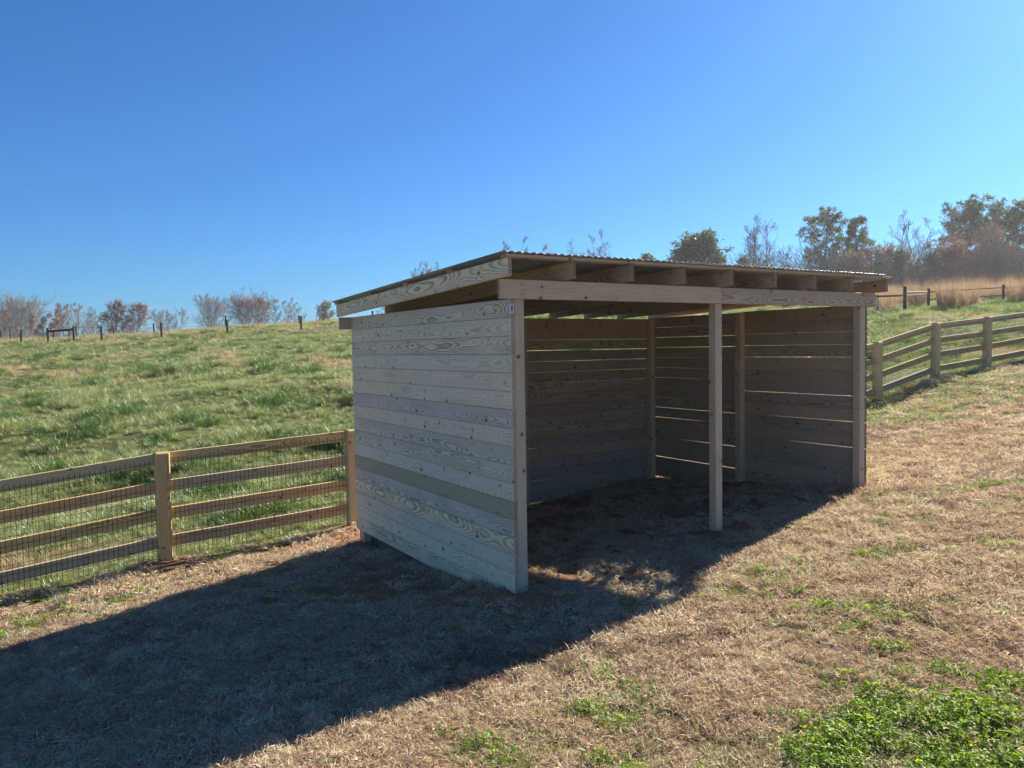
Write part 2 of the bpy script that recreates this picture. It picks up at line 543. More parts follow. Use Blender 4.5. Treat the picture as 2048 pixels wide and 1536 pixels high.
def hz(x, y, bumps=True):
    x, y = np.asarray(x, float), np.asarray(y, float)
    sh = x.shape
    q = np.stack([x.ravel(), y.ravel()], -1) / _S
    z = np.empty(len(q))
    for i in range(0, len(q), 20000):
        c = q[i:i + 20000]
        d2 = ((c[:, None, :] - _cx[None]) ** 2).sum(-1)
        z[i:i + 20000] = _tps(d2) @ _w[:_n] + _w[_n] + c @ _w[_n + 1:]
    z = z.reshape(sh)
    if bumps:
        md = smooth01((y - FY - 0.4) / 3.0)
        z = z + md * (1 - 0.6 * smooth01((np.hypot(x - CAM[0], y - CAM[1]) - 40) / 25)) * ((fbm(x, y, 2.6, 3) - 0.5) * 0.42 + (fbm(x, y, 9.0, 5) - 0.5) * 0.5)
        z = z + (1 - md) * ((fbm(x, y, 0.55, 8, 2) - 0.5) * 0.035)
        for mx, my, r, h in MOUNDS:
            d = np.hypot(x - mx, y - my) / r
            z = z + h * np.exp(-d * d * 2.2) * (0.6 + 0.8 * vnoise(x, y, 0.11, 4))
    return z


def dirt_mask(x, y):
    t = np.zeros_like(np.asarray(x, float))
    for bx, by, r in BARE:
        t = np.maximum(t, np.exp(-((x - bx) ** 2 + (y - by) ** 2) / (r * r) * 1.4))
    return t


LUSH = [(0.0, -3.02, 0.26), (0.15, -3.22, 0.30), (-0.25, -2.98, 0.22), (-0.45, -3.02, 0.18), (0.2, -3.55, 0.34), (-0.2, -3.3, 0.30), (0.45, -3.75, 0.4), (0.56, -3.22, 0.12)]
THIN = [(-0.72, -2.82, 0.22), (-0.69, -2.03, 0.28), (-0.89, -2.10, 0.22), (-1.33, -1.97, 0.26), (0.94, -2.0, 0.24), (1.15, -2.34, 0.26), (1.5, -2.53, 0.2), (1.02, -1.3, 0.24), (0.78, -1.17, 0.2), (0.62, -2.95, 0.16),
        (-1.0, -2.5, 0.2), (2.3, -1.9, 0.25), (3.2, -1.2, 0.25), (2.6, -2.8, 0.3), (4.2, -1.7, 0.3), (1.7, -1.2, 0.2)]


def green_mask(x, y):
    x, y = np.asarray(x, float), np.asarray(y, float)
    t = smooth01((fbm(x, y, 0.7, 21) - 0.61) / 0.10) * 0.6
    t = np.maximum(t, smooth01((fbm(x, y, 3.2, 27) - 0.62) / 0.1) * 0.5)
    inside = (x > -0.3) & (x < 4.6) & (y > -0.3) & (y < 3.5)
    t = np.where(inside, t * 0.25, t)
    t = np.where((x > -5) & (x < 0.1) & (y > -1.4) & (y < 2.6), t * 0.3, t)
    for gx, gy, r in LUSH + THIN:
        rr = r * (0.55 + 0.9 * vnoise(x, y, 0.16, 61))
        t = np.maximum(t, np.exp(-(((x - gx) ** 2 + (y - gy) ** 2) / (rr * rr)) ** 1.3) * (1.0 if r > 0.26 else 0.85))
    fence_side = smooth01((y - (2.3 - 0.13 * np.clip(x, -6, 30)) + (fbm(x, y, 0.9, 31) - 0.5) * 2.2) / 1.1)
    fence_side = np.where(x > 4.7, fence_side, 0.75 * smooth01((y - 3.75 + (fbm(x, y, 0.7, 33) - 0.5) * 0.9) / 0.4) * (x < -0.4))
    t = np.maximum(t, fence_side)
    # clover by the left fence
    t = np.maximum(t, 0.95 * np.exp(-(((x + 2.7) / 0.85) ** 2 + ((y - 3.25) / 0.28) ** 2) ** 1.5) * (0.6 + 0.6 * vnoise(x, y, 0.25, 6)))
    t = np.maximum(t, 0.95 * np.exp(-(((x + 3.6) / 0.7) ** 2 + ((y - 3.0) / 0.35) ** 2) ** 1.5) * (0.6 + 0.6 * vnoise(x, y, 0.25, 6)))
    return np.clip(t, 0, 1)


def axis_steps(lo, hi, fine, outer_lo, outer_hi, grow=1.13):
    a = list(np.arange(lo, hi + fine * 0.5, fine))
    s, p = fine, a[-1]
    while p < outer_hi:
        s = min(s * grow, 25)
        p += s
        a.append(p)
    s, p, b = fine, lo, []
    while p > outer_lo:
        s = min(s * grow, 25)
        p -= s
        b.append(p)
    return np.array(b[::-1] + a)


gxs = axis_steps(-6.5, 17.5, 0.10, -500, 900)
gys = axis_steps(-5.5, 9.0, 0.10, -300, 900)
GX, GY = np.meshgrid(gxs, gys, indexing='ij')
GZ = hz(GX, GY)
nx, ny = GX.shape
gme = bpy.data.meshes.new('ground')
idx = np.arange(nx * ny).reshape(nx, ny)
quads = np.stack([idx[:-1, :-1], idx[1:, :-1], idx[1:, 1:], idx[:-1, 1:]], -1).reshape(-1, 4)
gme.vertices.add(nx * ny)
gme.vertices.foreach_set('co', np.stack([GX, GY, GZ], -1).ravel())
gme.loops.add(quads.size)
gme.loops.foreach_set('vertex_index', quads.ravel())
gme.polygons.add(len(quads))
gme.polygons.foreach_set('loop_start', np.arange(0, quads.size, 4))
gme.polygons.foreach_set('loop_total', np.full(len(quads), 4))
gme.update(calc_edges=True)
gme.polygons.foreach_set('use_smooth', [True] * len(quads))
for nm, arr in (('dirt', dirt_mask(GX, GY)), ('meadow', smooth01((GY - FY + 0.1) / 0.5)), ('green', green_mask(GX, GY))):
    at = gme.attributes.new(nm, 'FLOAT', 'POINT')
    at.data.foreach_set('value', arr.ravel().astype(np.float32))
ground = link_mesh('ground', gme, mat=M['ground'])
tag(ground, kind='structure')


def gz1(x, y):
    return float(hz(np.array([x]), np.array([y]))[0])


# ------------------------------------------------------------------ the shelter
def box_mesh(name, lx, ly, lz, bev=0.003, skew=None):
    """bevelled plank: long axis X, width Y, thickness Z; skew = width offsets (top a, top b, bottom a, bottom b)"""
    bm = bmesh.new()
    bmesh.ops.create_cube(bm, size=1.0)
    for v in bm.verts:
        v.co = Vector((v.co.x * lx, v.co.y * ly, v.co.z * lz))
        if skew:
            e = 0 if v.co.x < 0 else 1
            v.co.y += skew[e] if v.co.y > 0 else skew[2 + e]
    if bev:
        bmesh.ops.bevel(bm, geom=list(bm.edges), offset=bev, segments=1, affect='EDGES')
    me = bpy.data.meshes.new(name)
    bm.to_mesh(me)
    bm.free()
    return me


def plank(name, a, b, width, thick, up, mat, parent, bev=0.003, skew=None, flip=False):
    """plank from a to b (axis line), width along up, thickness across"""
    a, b, up = Vector(a), Vector(b), Vector(up)
    X = (b - a).normalized()
    Z = X.cross(up).normalized()
    Y = Z.cross(X).normalized()
    if flip:
        Z, X, = -Z, -X
    mx = Matrix((X, Y, Z)).transposed().to_4x4()
    mx.translation = (a + b) / 2
    return link_mesh(name, box_mesh(name, (b - a).length, width, thick, bev, skew), parent, mat, mx)


TOP, BH, BT, PW = 2.27, 0.140, 0.038, 0.0845
D, W = 3.342, 4.433
XM, YRM = 2.184, 1.613
shelter = empty('wooden_shelter', (0, 0, 0), 'open-fronted plank shelter with lean-to corrugated metal roof on the lawn', 'shelter')
prng = random.Random(3)


def wall(axis, fixed, s0, s1, nrows, gaps, mat_of, top=TOP, label_of=None):
    """a run of horizontal planks; axis 'y' = end wall in the plane x=fixed, 'x' = back wall in the plane y=fixed"""
    z = top
    for k in range(nrows):
        g0, g1 = gaps[k] if k < len(gaps) else (0.002, 0.002)
        h = BH
        jit = prng.uniform(-0.0012, 0.0012)
        zc = z - h / 2
        if axis == 'y':
            a, b, up = (fixed + jit, s0, zc), (fixed + jit, s1, zc), (0, 0, 1)
        else:
            a, b, up = (s0, fixed + jit, zc), (s1, fixed + jit, zc), (0, 0, 1)
        o = plank('board', a, b, h, BT, up, mat_of(k), shelter, 0.0035, (0, 0, g0, g1), flip=prng.random() < 0.5 and g0 == g1)
        if label_of and label_of(k):
            o['label'] = label_of(k)
        z -= BH


# left end wall: 17 tight planks, one greenish
lw = [(0.0022, 0.0022)] * 17
lw[12] = (0.005, 0.0025)
wall('y', BT / 2, 0.0, D, 17, lw, lambda k: M['green_board'] if k in (11,) else M['siding'],
     label_of=lambda k: 'olive green board low in the pale end wall' if k == 11 else None)
# back wall and right end wall: shrunken planks with daylight in the gaps
bw_r = [(.011, .012), (.002, .005), (.014, .012), (.004, .007), (.003, .006), (.003, .007), (.002, .003), (.002, .004), (.003, .005), (.002, .004), (.002, .002), (.008, .003), (.003, .005), (.006, .004), (.01, .004)]
bw_l = [(.006, .01), (.003, .004), (.008, .012), (.004, .004), (.004, .002), (.005, .006), (.002, .005), (.007, .003), (.004, .002), (.003, .006), (.005, .002), (.004, .009), (.003, .003), (.005, .005), (.004, .008)]
rw_far = [(a * .6, b * .6) if max(a, b) > .009 else (a * .3, b * .4) for a, b in [(.003, .008), (.010, .010), (.011, .004), (.003, .004), (.003, .008), (.004, .009), (.003, .003), (.003, .008), (.011, .010), (.002, .012), (.006, .003), (.012, .004), (.005, .006), (.013, .016), (.004, .004)]]
rw_near = [(a * .75, b * .75) if max(a, b) > .0085 else (a * .3, b * .4) for a, b in [(.004, .002), (.006, .004), (.004, .008), (.011, .006), (.002, .004), (.007, .003), (.011, .007), (.006, .003), (.010, .002), (.006, .002), (.010, .002), (.003, .003), (.003, .003), (.003, .003)]]
bw_r = [(a * .8, b * .7) for a, b in bw_r]
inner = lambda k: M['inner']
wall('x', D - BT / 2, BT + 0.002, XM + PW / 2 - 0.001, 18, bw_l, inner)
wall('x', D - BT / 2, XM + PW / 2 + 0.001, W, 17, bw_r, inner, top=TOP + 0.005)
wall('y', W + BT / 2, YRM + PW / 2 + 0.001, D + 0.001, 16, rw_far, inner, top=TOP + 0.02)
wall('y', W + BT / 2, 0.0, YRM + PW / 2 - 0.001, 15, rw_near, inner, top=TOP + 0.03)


def post(x, y, top, name='post'):
    b = gz1(x, y) - 0.35
    return plank(name, (x, y, b), (x, y, top), PW, PW, (0, 1, 0), M['framing'], shelter, 0.004)


h = PW / 2
for x, y, t in [(BT + h + 0.001, h, 2.405), (XM + h, h, 2.405), (W - h - 0.001, h, 2.405), (BT + h + 0.001, D - BT - h - 0.001, 2.265),
                (XM + h, D - BT - h - 0.001, 2.265), (W - h - 0.001, D - BT - h - 0.001, 2.268), (W - h - 0.001, YRM + h, 2.29), (BT + h + 0.001, YRM + h, 2.26)]:
    post(x, y, t)

# header beams front and back
plank('header_beam', (-0.112, -BT / 2 - 0.001, 2.340), (XM + 0.041, -BT / 2 - 0.001, 2.342), 0.145, BT, (0, 0, 1), M['framing'], shelter, 0.004)
plank('header_beam', (XM + 0.043, -BT / 2 - 0.001, 2.341), (4.578, -BT / 2 - 0.001, 2.346), 0.144, BT, (0, 0, 1), M['framing'], shelter, 0.004)
plank('header_beam', (-0.130, D + BT / 2 + 0.001, 2.202), (4.56, D + BT / 2 + 0.001, 2.202), 0.134, BT, (0, 0, 1), M['framing'], shelter, 0.004)
SL = 0.0402


def raf_bot(y):
    return 2.4145 - SL * (y + 0.02)


RH = 0.134
for k in range(9):
    xr = -0.111 + 0.580 * k
    y0, y1 = -0.178 + prng.uniform(-0.004, 0.004), 3.45
    mat = M['siding'] if k == 0 else M['inner']  # rafters under the roof sheets have their shade put into the colour
    plank('rafter', (xr, y0, raf_bot(y0) + RH / 2 + 0.002), (xr, y1, raf_bot(y1) + RH / 2 + 0.002), RH, BT, (0, 0, 1), mat, shelter, 0.004)
PT = 0.022
PUR = [-0.15, 0.72, 1.58, 2.47, 3.40]
for k, y in enumerate(PUR):
    z = raf_bot(y) + RH + 0.002 + PT / 2 + 0.001
    plank('purlin', (-0.150 + (0.012 if k % 2 else 0), y, z), (4.585, y, z), 0.085, PT, (0, 1, -SL), M['framing'], shelter, 0.002)

# corrugated sheets, one part each
PITCH_C, AMP = 0.0640, 0.0065
x0, sheets, sw = -0.178, 6, 0.064 * 12.5
for s in range(sheets):
    xa = x0 + s * 0.064 * 12
    xb = min(xa + sw, 4.606)
    nxs = int(round((xb - xa) / PITCH_C * 10)) + 1
    xs = np.linspace(xa, xb, nxs)
    mb = MB()
    rows = []
    ys = np.array([-0.222, 0.9, 2.2, 3.475]) + prng.uniform(-0.004, 0.004)
    lift = 0.0012 * (s % 2)
    for side in (0, 1):
        for yv in ys:
            zc = raf_bot(yv) + RH + PT + 0.003 + AMP + 0.002 + lift
            zz = zc + AMP * np.cos((xs - x0) / PITCH_C * 2 * math.pi) + (0.0011 if side == 0 else 0.0)
            rows.append(np.stack([xs, np.full(nxs, yv), zz], -1))
    verts = np.concatenate(rows)
    faces = []
    R_ = len(ys)
    for r in range(R_ - 1):
        for i in range(nxs - 1):
            a = r * nxs + i
            faces.append((a, a + 1, a + nxs + 1, a + nxs))
            b = (R_ + r) * nxs + i
            faces.append((b, b + nxs, b + nxs + 1, b + 1))
    for i in range(nxs - 1):
        faces.append((i, R_ * nxs + i, R_ * nxs + i + 1, i + 1))
        e = (R_ - 1) * nxs
        faces.append((e + i, e + i + 1, R_ * nxs + e + i + 1, R_ * nxs + e + i))
    mb.add(verts, faces)
    mb.build('roof_sheet', M['metal'], shelter, smooth=True)

# nail heads at the plank ends (too small to pick apart one by one)
nb = MB()


def nail(p, n, r=0.0042):
    p, n = Vector(p), Vector(n)
    u = n.orthogonal().normalized()
    v = n.cross(u)
    ring = [p + n * 0.0012 + (u * math.cos(t) + v * math.sin(t)) * r for t in [i * math.pi / 3 for i in range(6)]]
    base = [q - n * 0.003 for q in ring]
    nb.add([tuple(q) for q in ring + base], [tuple(range(6))] + [(i, i + 6, (i + 1) % 6 + 6, (i + 1) % 6) for i in range(6)])


for k in range(16):
    zt = TOP - k * BH
    for y in (0.045, YRM + h, D - 0.085):
        for dz in (0.035, 0.105):
            nail((0.0 - 0.0014, y + prng.uniform(-.012, .012), zt - dz + prng.uniform(-.008, .008)), (-1, 0, 0))
for x, y in ((-0.09, 0.02), (-0.09, -0.02)):
    pass
for k in range(9):
    nail((-0.111 + 0.58 * k, -0.183, raf_bot(-0.18) + 0.04), (0, -1, 0))
for x in (0.07, 0.095, XM + 0.02, XM + 0.06, W - 0.065, W - 0.025):
    for z in (2.305, 2.375):
        nail((x, -BT - 0.0016, z), (0, -1, 0))
for k in range(9):
    for z in (2.30, 2.38):
        nail((-0.1315, -0.02 + 0.3 * k, raf_bot(-0.02 + 0.3 * k) + 0.03), (-1, 0, 0), 0.003)
no = nb.build('nail_heads', M['nail'], shelter)
no['kind'] = 'stuff'

# the lumber tag on the end of the top plank
tg = MB()


def quadbox(mb_, c, sx, sy, sz):
    c = np.array(c)
    vv = np.array([(a, b, d) for a in (-.5, .5) for b in (-.5, .5) for d in (-.5, .5)]) * (sx, sy, sz) + c
    mb_.add(vv, [(0, 1, 3, 2), (4, 6, 7, 5), (0, 4, 5, 1), (2, 3, 7, 6), (0, 2, 6, 4), (1, 5, 7, 3)])


quadbox(tg, (0.012, -0.0022, 2.196), 0.034, 0.002, 0.072)
tag_o = tg.build('lumber_tag', M['tag_white'], shelter)
tp = MB()
quadbox(tp, (0.012, -0.0037, 2.200), 0.016, 0.001, 0.042)
quadbox(tp, (0.012, -0.0037, 2.171), 0.020, 0.001, 0.006)
tpo = tp.build('tag_print', M['tag_blue'], None)
tpo.parent = tag_o

# ------------------------------------------------------------------ board fence along the meadow
FPW, FH, RW, RT = 0.150, 1.195, 0.130, 0.036


def board_fence(name, xs, label, end_rails=()):
    f = empty(name, (xs[0], FY, gz1(xs[0], FY)), label, 'fence', 'board fence between lawn and meadow')
    gz = {x: gz1(x, FY) for x in xs}
    for x in xs:
        zb = gz[x]
        o = plank('post', (x, FY + FPW / 2, zb - 0.4), (x, FY + FPW / 2, zb + FH), FPW, FPW, (0, 1, 0), M['fence'], f, 0.012)
    for a, b in zip(xs[:-1], xs[1:]):
        for k in range(4):
            off = FH - 0.012 - RW / 2 - 0.311 * k
            sag = prng.uniform(-0.006, 0.006)
            yy = FY + FPW + RT / 2 - 0.055
            plank('rail', (a + FPW / 2 + .001, yy, gz[a] + off + (gz[b] - gz[a]) * .035), (b - FPW / 2 - .001, yy, gz[b] + off + sag - (gz[b] - gz[a]) * .035), RW, RT, (0, 0, 1), M['fence'], f, 0.004)
    w = MB()
    ym = FY + FPW - 0.055 - 0.004
    for a, b in zip(xs[:-1], xs[1:]):
        xa, xb = a + FPW / 2, b - FPW / 2
        n = int((xb - xa) / 0.0475)
        top = FH - 0.075
        for i in range(n + 1):
            x = xa + (xb - xa) * i / n
            t = (x - a) / (b - a)
            z0 = gz[a] + (gz[b] - gz[a]) * t
            lean = prng.uniform(-.003, .003)
            w.tube([(x, ym, z0 + 0.0), (x + lean, ym - 0.001, z0 + top)], [0.0023] * 2, 4)
        for j in range(12):
            zo = 0.01 + j * 0.0975
            w.tube([(xa, ym - .002, gz[a] + zo + (gz[b] - gz[a]) * .035), ((xa + xb) / 2, ym - .002, (gz[a] + gz[b]) / 2 + zo), (xb, ym - .002, gz[b] + zo - (gz[b] - gz[a]) * .035)], [0.0021] * 3, 4)
    wo = w.build('wire_mesh', M['wire'], f)
    wo['kind'] = 'stuff'
    return f


board_fence('board_fence', [-8.25, -6.12, -3.99, -1.855, 0.355], 'four-rail board fence with wire mesh, left of the shelter')
board_fence('board_fence', [2.54, 4.80, 7.05, 9.31, 11.57, 13.71, 15.885, 18.05, 20.2], 'four-rail board fence with wire mesh, climbing away right of the shelter')


# ------------------------------------------------------------------ far fences
def far_post(f, px, ytop, d, wide, ybot=None, hgt=1.35, mat='dark_post', lean=0.0):
    q = at_depth(px, ytop, d)
    z = gz1(q[0], q[1])
    top = q[2] if q[2] - z > 0.6 else z + hgt
    mb = MB()
    mb.tube([(q[0] + lean, q[1], z - 0.3), (q[0], q[1], top)], [wide / 2, wide / 2 * 0.95], 8, cap=True)
    return mb.build('post', M[mat], f, smooth=False), np.array([q[0], q[1], z]), top


f1 = empty('rail_fence', at_depth(1810, 626, 38), 'weathered post and rail fence before tall straw grass, right edge', 'fence')
P1, b1, t1 = far_post(f1, 1810, 573, 38, 0.17)
P2, b2, t2 = far_post(f1, 1857.5, 577, 41, 0.15)
P3, b3, t3 = far_post(f1, 2007, 569, 44, 0.15)
P4, b4, t4 = far_post(f1, 1756, 590, 37.5, 0.05)
P5, b5, t5 = far_post(f1, 2130, 562, 46, 0.15)


def far_rail(f, a, b, r, mat):
    mb = MB()
    a, b = np.array(a), np.array(b)
    mb.tube([a, (a + b) / 2 + (0, 0, -0.01), b], [r, r, r * 0.9], 6, cap=True)
    return mb.build('rail', M[mat], f)


far_rail(f1, at_depth(1700, 594, 37.3), at_depth(1809, 591, 38), 0.055, 'old_rail')
far_rail(f1, at_depth(1811, 584.5, 38), at_depth(1857, 583, 41), 0.045, 'old_rail')
far_rail(f1, at_depth(1811, 591, 38), at_depth(1857, 588, 41), 0.050, 'old_rail')
for ya, yb, yc in ((583.5, 575, 568), (599.5, 590.5, 583), (615, 607, 600)):
    far_rail(f1, at_depth(1858, ya, 41), at_depth(2006, yb, 44), 0.036, 'old_rail')
    far_rail(f1, at_depth(2008, yb, 44), at_depth(2130, yc, 46), 0.036, 'old_rail')


def wire_fence(label, specs, d, wide):
    f = empty('wire_fence', at_depth(specs[0][0], 680, d), label, 'fence', 'wire fences on the crest of the meadow')
    pts = []
    for px, yt in specs:
        o, b, t = far_post(f, px, yt, d, wide, lean=prng.uniform(-.03, .03))
        pts.append((b, t))
    w = MB()
    for (a, ta), (b, tb) in zip(pts[:-1], pts[1:]):
        for k in range(4):
            w.tube([(a[0], a[1], ta - 0.1 - 0.28 * k), (b[0], b[1], tb - 0.1 - 0.28 * k)], [0.003, 0.003], 3)
    wo = w.build('fence_wires', M['wire'], f)
    wo['kind'] = 'stuff'
    return f, pts


wf, wpts = wire_fence('dark-posted wire fence with a cross-braced bay, nearer one on the left crest',
                      [(-120, 668), (-30, 664), (42, 660), (95, 656), (147, 652.5), (202, 652), (322, 645), (454, 640), (602, 632), (745, 622)], 60, 0.17)
mb = MB()
mb.tube([at_depth(96, 662.5, 60), at_depth(121, 661, 60), at_depth(147, 658.5, 60)], [0.10, 0.095, 0.095], 8, cap=True)
mb.build('brace_rail', M['dark_post'], wf)
wire_fence('row of thin wire fence posts showing behind the braced fence on the left crest',
           [(1, 662), (20, 660), (107, 661), (138, 661), (152, 652), (227, 655), (307, 646.5), (451, 631.5), (598, 630)], 73, 0.15)


# ------------------------------------------------------------------ trees
def unit(v):
    return v / (np.linalg.norm(v) + 1e-9)


def branch_path(p, d, length, n, wander, lift, r):
    pts = [np.array(p, float)]
    d = unit(np.array(d, float))
    for i in range(n):
        d = unit(d + r.normal(0, wander, 3) + np.array([0, 0, lift]))
        pts.append(pts[-1] + d * length / n)
    return np.array(pts), d


RMIN = [0.01]


def grow(mb, p, d, length, rad, level, maxl, r, kids, spread, lift, tips, shrink=0.62):
    n = 5 if level < 2 else 3
    pts, dl = branch_path(p, d, length, n, 0.10 + 0.05 * level, lift, r)
    radii = np.maximum(np.linspace(rad, rad * (0.45 if level < maxl else 0.5), n + 1), RMIN[0] * (1.5 if level < maxl else 1.0))
    mb.tube(pts, radii, 6 if level == 0 else (4 if level == 1 else 3))
    if level >= maxl:
        tips.append(pts[-1])
        tips.append(pts[1])
        return
    k = kids[level] if level < len(kids) else 3
    for i in range(k):
        t = 0.25 + 0.75 * (i + r.random()) / k
        q = t * n
        i0 = min(int(q), n - 1)
        pp = pts[i0] + (pts[i0 + 1] - pts[i0]) * (q - i0)
        base = unit(pts[i0 + 1] - pts[i0])
        side = unit(np.cross(base, r.normal(0, 1, 3)))
        nd = unit(base * (1 - spread * 0.35) + side * spread * (0.6 + 0.7 * r.random()))
        grow(mb, pp, nd, length * shrink * (0.65 + 0.5 * r.random()) * (1.12 - 0.45 * t), rad * (0.42 + 0.2 * (1 - t)), level + 1, maxl, r, kids, spread, lift, tips, shrink)


def leaf_faces(mb, centres, size, per, spread, r, flat=1.0):
    c = np.repeat(np.asarray(centres), per, axis=0)
    c = c + r.normal(0, 1, c.shape) * spread * np.array([1, 1, flat])
    n = len(c)
    u = r.normal(0, 1, (n, 3))
    u /= np.linalg.norm(u, axis=1)[:, None]
    w = np.cross(u, r.normal(0, 1, (n, 3)))
    w /= np.linalg.norm(w, axis=1)[:, None] + 1e-9
    s = size * (0.6 + 0.8 * r.random(n))[:, None]
    v = np.stack([c - u * s, c + w * s * 0.5, c + u * s, c - w * s * 0.5], 1).reshape(-1, 3)
    i = np.arange(n)[:, None] * 4
    mb.add(v, [tuple(q) for q in (i + np.arange(4)).tolist()], np.repeat(r.random(n), 4))


def place_base(px, d):
    q = at_depth(px, 690, d)
    return np.array([q[0], q[1], gz1(q[0], q[1])])


TREE_GROUP = 'trees beyond the far fences'


def bare_tree(px, ytop, wpx, d, label, stems=1, mat='twig', leaves=None, leaf_n=3, seed=1, form='oval', name='bare_tree', leaf_size=0.16, clear=0.25):
    r = np.random.default_rng(seed)
    base = place_base(px, d)
    top = at_depth(px, ytop, d)[2]
    H = max(top - base[2], 2.0)
    Wd = wpx / F_PX * d * (1.12 if d > 135 else 1.0)
    root = empty(name, tuple(base), label, 'tree', TREE_GROUP)
    RMIN[0] = d * (0.85e-4 if d > 135 else 1.05e-4)
    tr, cr = MB(), MB()
    tips = []
    sp = min(0.95, 0.38 + 0.5 * Wd / H)
    for s in range(stems):
        a = r.random() * 6.28
        lean = (0.05 if stems == 1 else 0.12 + 0.30 * Wd / H) * (0.5 + r.random())
        d0 = np.array([math.cos(a) * lean, math.sin(a) * lean, 1.0])
        off = np.array([math.cos(a), math.sin(a), 0]) * (0.15 if stems > 1 else 0)
        L = H * (0.97 if stems == 1 else 0.84 + 0.16 * r.random())
        rad = max(0.008 * H + 0.035, 0.05) * (1.2 if stems == 1 else 0.8)
        pts, dl = branch_path(base + off - (0, 0, 0.3), d0, L + 0.3, 8, 0.06, 0.05, r)
        tr.tube(pts, np.linspace(rad, rad * 0.22, 9), 7)
        nl = 17 if stems == 1 else 9
        for i in range(nl):
            t = clear + (1 - clear) * (i + r.random()) / nl
            q = t * 8
            i0 = min(int(q), 7)
            pp = pts[i0] + (pts[i0 + 1] - pts[i0]) * (q - i0)
            az = i * 2.4 + r.random()
            out = np.array([math.cos(az), math.sin(az), 0.70 + 0.8 * t])
            if form == 'vase':
                out[2] += 0.5
            prof = math.sin(math.pi * (0.22 + 0.70 * t)) if form != 'flat' else 0.6 + 0.4 * t
            ln = max(Wd * 0.60 * prof * (0.85 + 0.4 * r.random()), 0.13 * H)
            grow(cr, pp, out, ln, rad * (0.50 - 0.28 * t), 1, 3, r, (0, 7, 8), sp, 0.10, tips, 0.60)
    tr.build('trunk', M['bark'], root, origin=base)
    cr.build('crown', M[mat], root, origin=base)
    if leaves:
        lf = MB()
        tp_ = np.array(tips)
        keep = r.random(len(tp_)) < 0.6
        leaf_faces(lf, tp_[keep], leaf_size * 0.8, max(1, leaf_n // 2), 0.22, r)
        lf.build('foliage', M[leaves], root, origin=base)
    return root


def pine_tree(px, ytop, wpx, d, label, seed=1, low=0.35, name='pine_tree', dens=1.0, lean=0.0):
    r = np.random.default_rng(seed)
    base = place_base(px, d)
    H = at_depth(px, ytop, d)[2] - base[2]
    Wd = wpx / F_PX * d
    root = empty(name, tuple(base), label, 'tree', TREE_GROUP)
    tr, lb, fl = MB(), MB(), MB()
    pts, _ = branch_path(base - (0, 0, 0.3), (lean, 0, 1), H * 0.95 + 0.3, 10, 0.03, 0.04, r)
    rad = 0.012 * H + 0.05
    tr.tube(pts, np.linspace(rad, rad * 0.2, 11), 8)
    nl = int(36 * dens)
    cl = []
    for i in range(nl):
        t = low + (1 - low) * (i + r.random()) / nl
        q = t * 10
        i0 = min(int(q), 9)
        pp = pts[i0] + (pts[i0 + 1] - pts[i0]) * (q - i0)
        az = i * 2.4 + r.normal(0, .4)
        u = (t - low) / (1 - low)
        prof = (0.45 + 0.85 * math.sin(math.pi * (0.12 + 0.66 * u))) * (0.65 + 0.5 * r.random())
        ln = Wd * 0.41 * prof
        bp, dl = branch_path(pp, (math.cos(az), math.sin(az), 0.15 + 0.45 * u), ln, 4, 0.12, 0.10, r)
        lb.tube(bp, np.linspace(rad * 0.32, 0.02, 5), 4)
        for j in range(3 if ln < 1.0 else 5):
            s = 0.45 + 0.6 * (j + r.random() * 0.6) / 4
            e = bp[0] + (bp[-1] - bp[0]) * min(s, 1.05) + r.normal(0, 0.16 * max(ln, .8), 3) * (1, 1, 0.6)
            cl.append(e)
    cl.append(pts[-1] + (0, 0, H * 0.03))
    # needle clumps: bursts of thin blades
    n_per = 50
    for c in cl:
        cs = 0.31 * (0.7 + 0.7 * r.random()) * (0.55 + Wd * 0.12)
        dirs = r.normal(0, 1, (n_per, 3))
        dirs[:, 2] = dirs[:, 2] * 0.8 + 0.35
        dirs /= np.linalg.norm(dirs, axis=1)[:, None]
        side = np.cross(dirs, r.normal(0, 1, (n_per, 3)))
        side /= np.linalg.norm(side, axis=1)[:, None]
        c0 = c + dirs * cs * (0.15 + 0.5 * r.random(n_per))[:, None]
        L = cs * (0.7 + 0.5 * r.random(n_per))[:, None]
        v = np.stack([c0 - side * L * 0.13, c0 + side * L * 0.13, c0 + dirs * L], 1).reshape(-1, 3)
        k = np.arange(n_per)[:, None] * 3
        fl.add(v, [tuple(q) for q in (k + np.arange(3)).tolist()], np.repeat(r.random(n_per) * 0.7 + r.random() * 0.3, 3))
    tr.build('trunk', M['pine_bark'], root, origin=base)
    lb.build('limbs', M['pine_bark'], root, origin=base)
    fl.build('crown', M['needle'], root, origin=base)
    return root


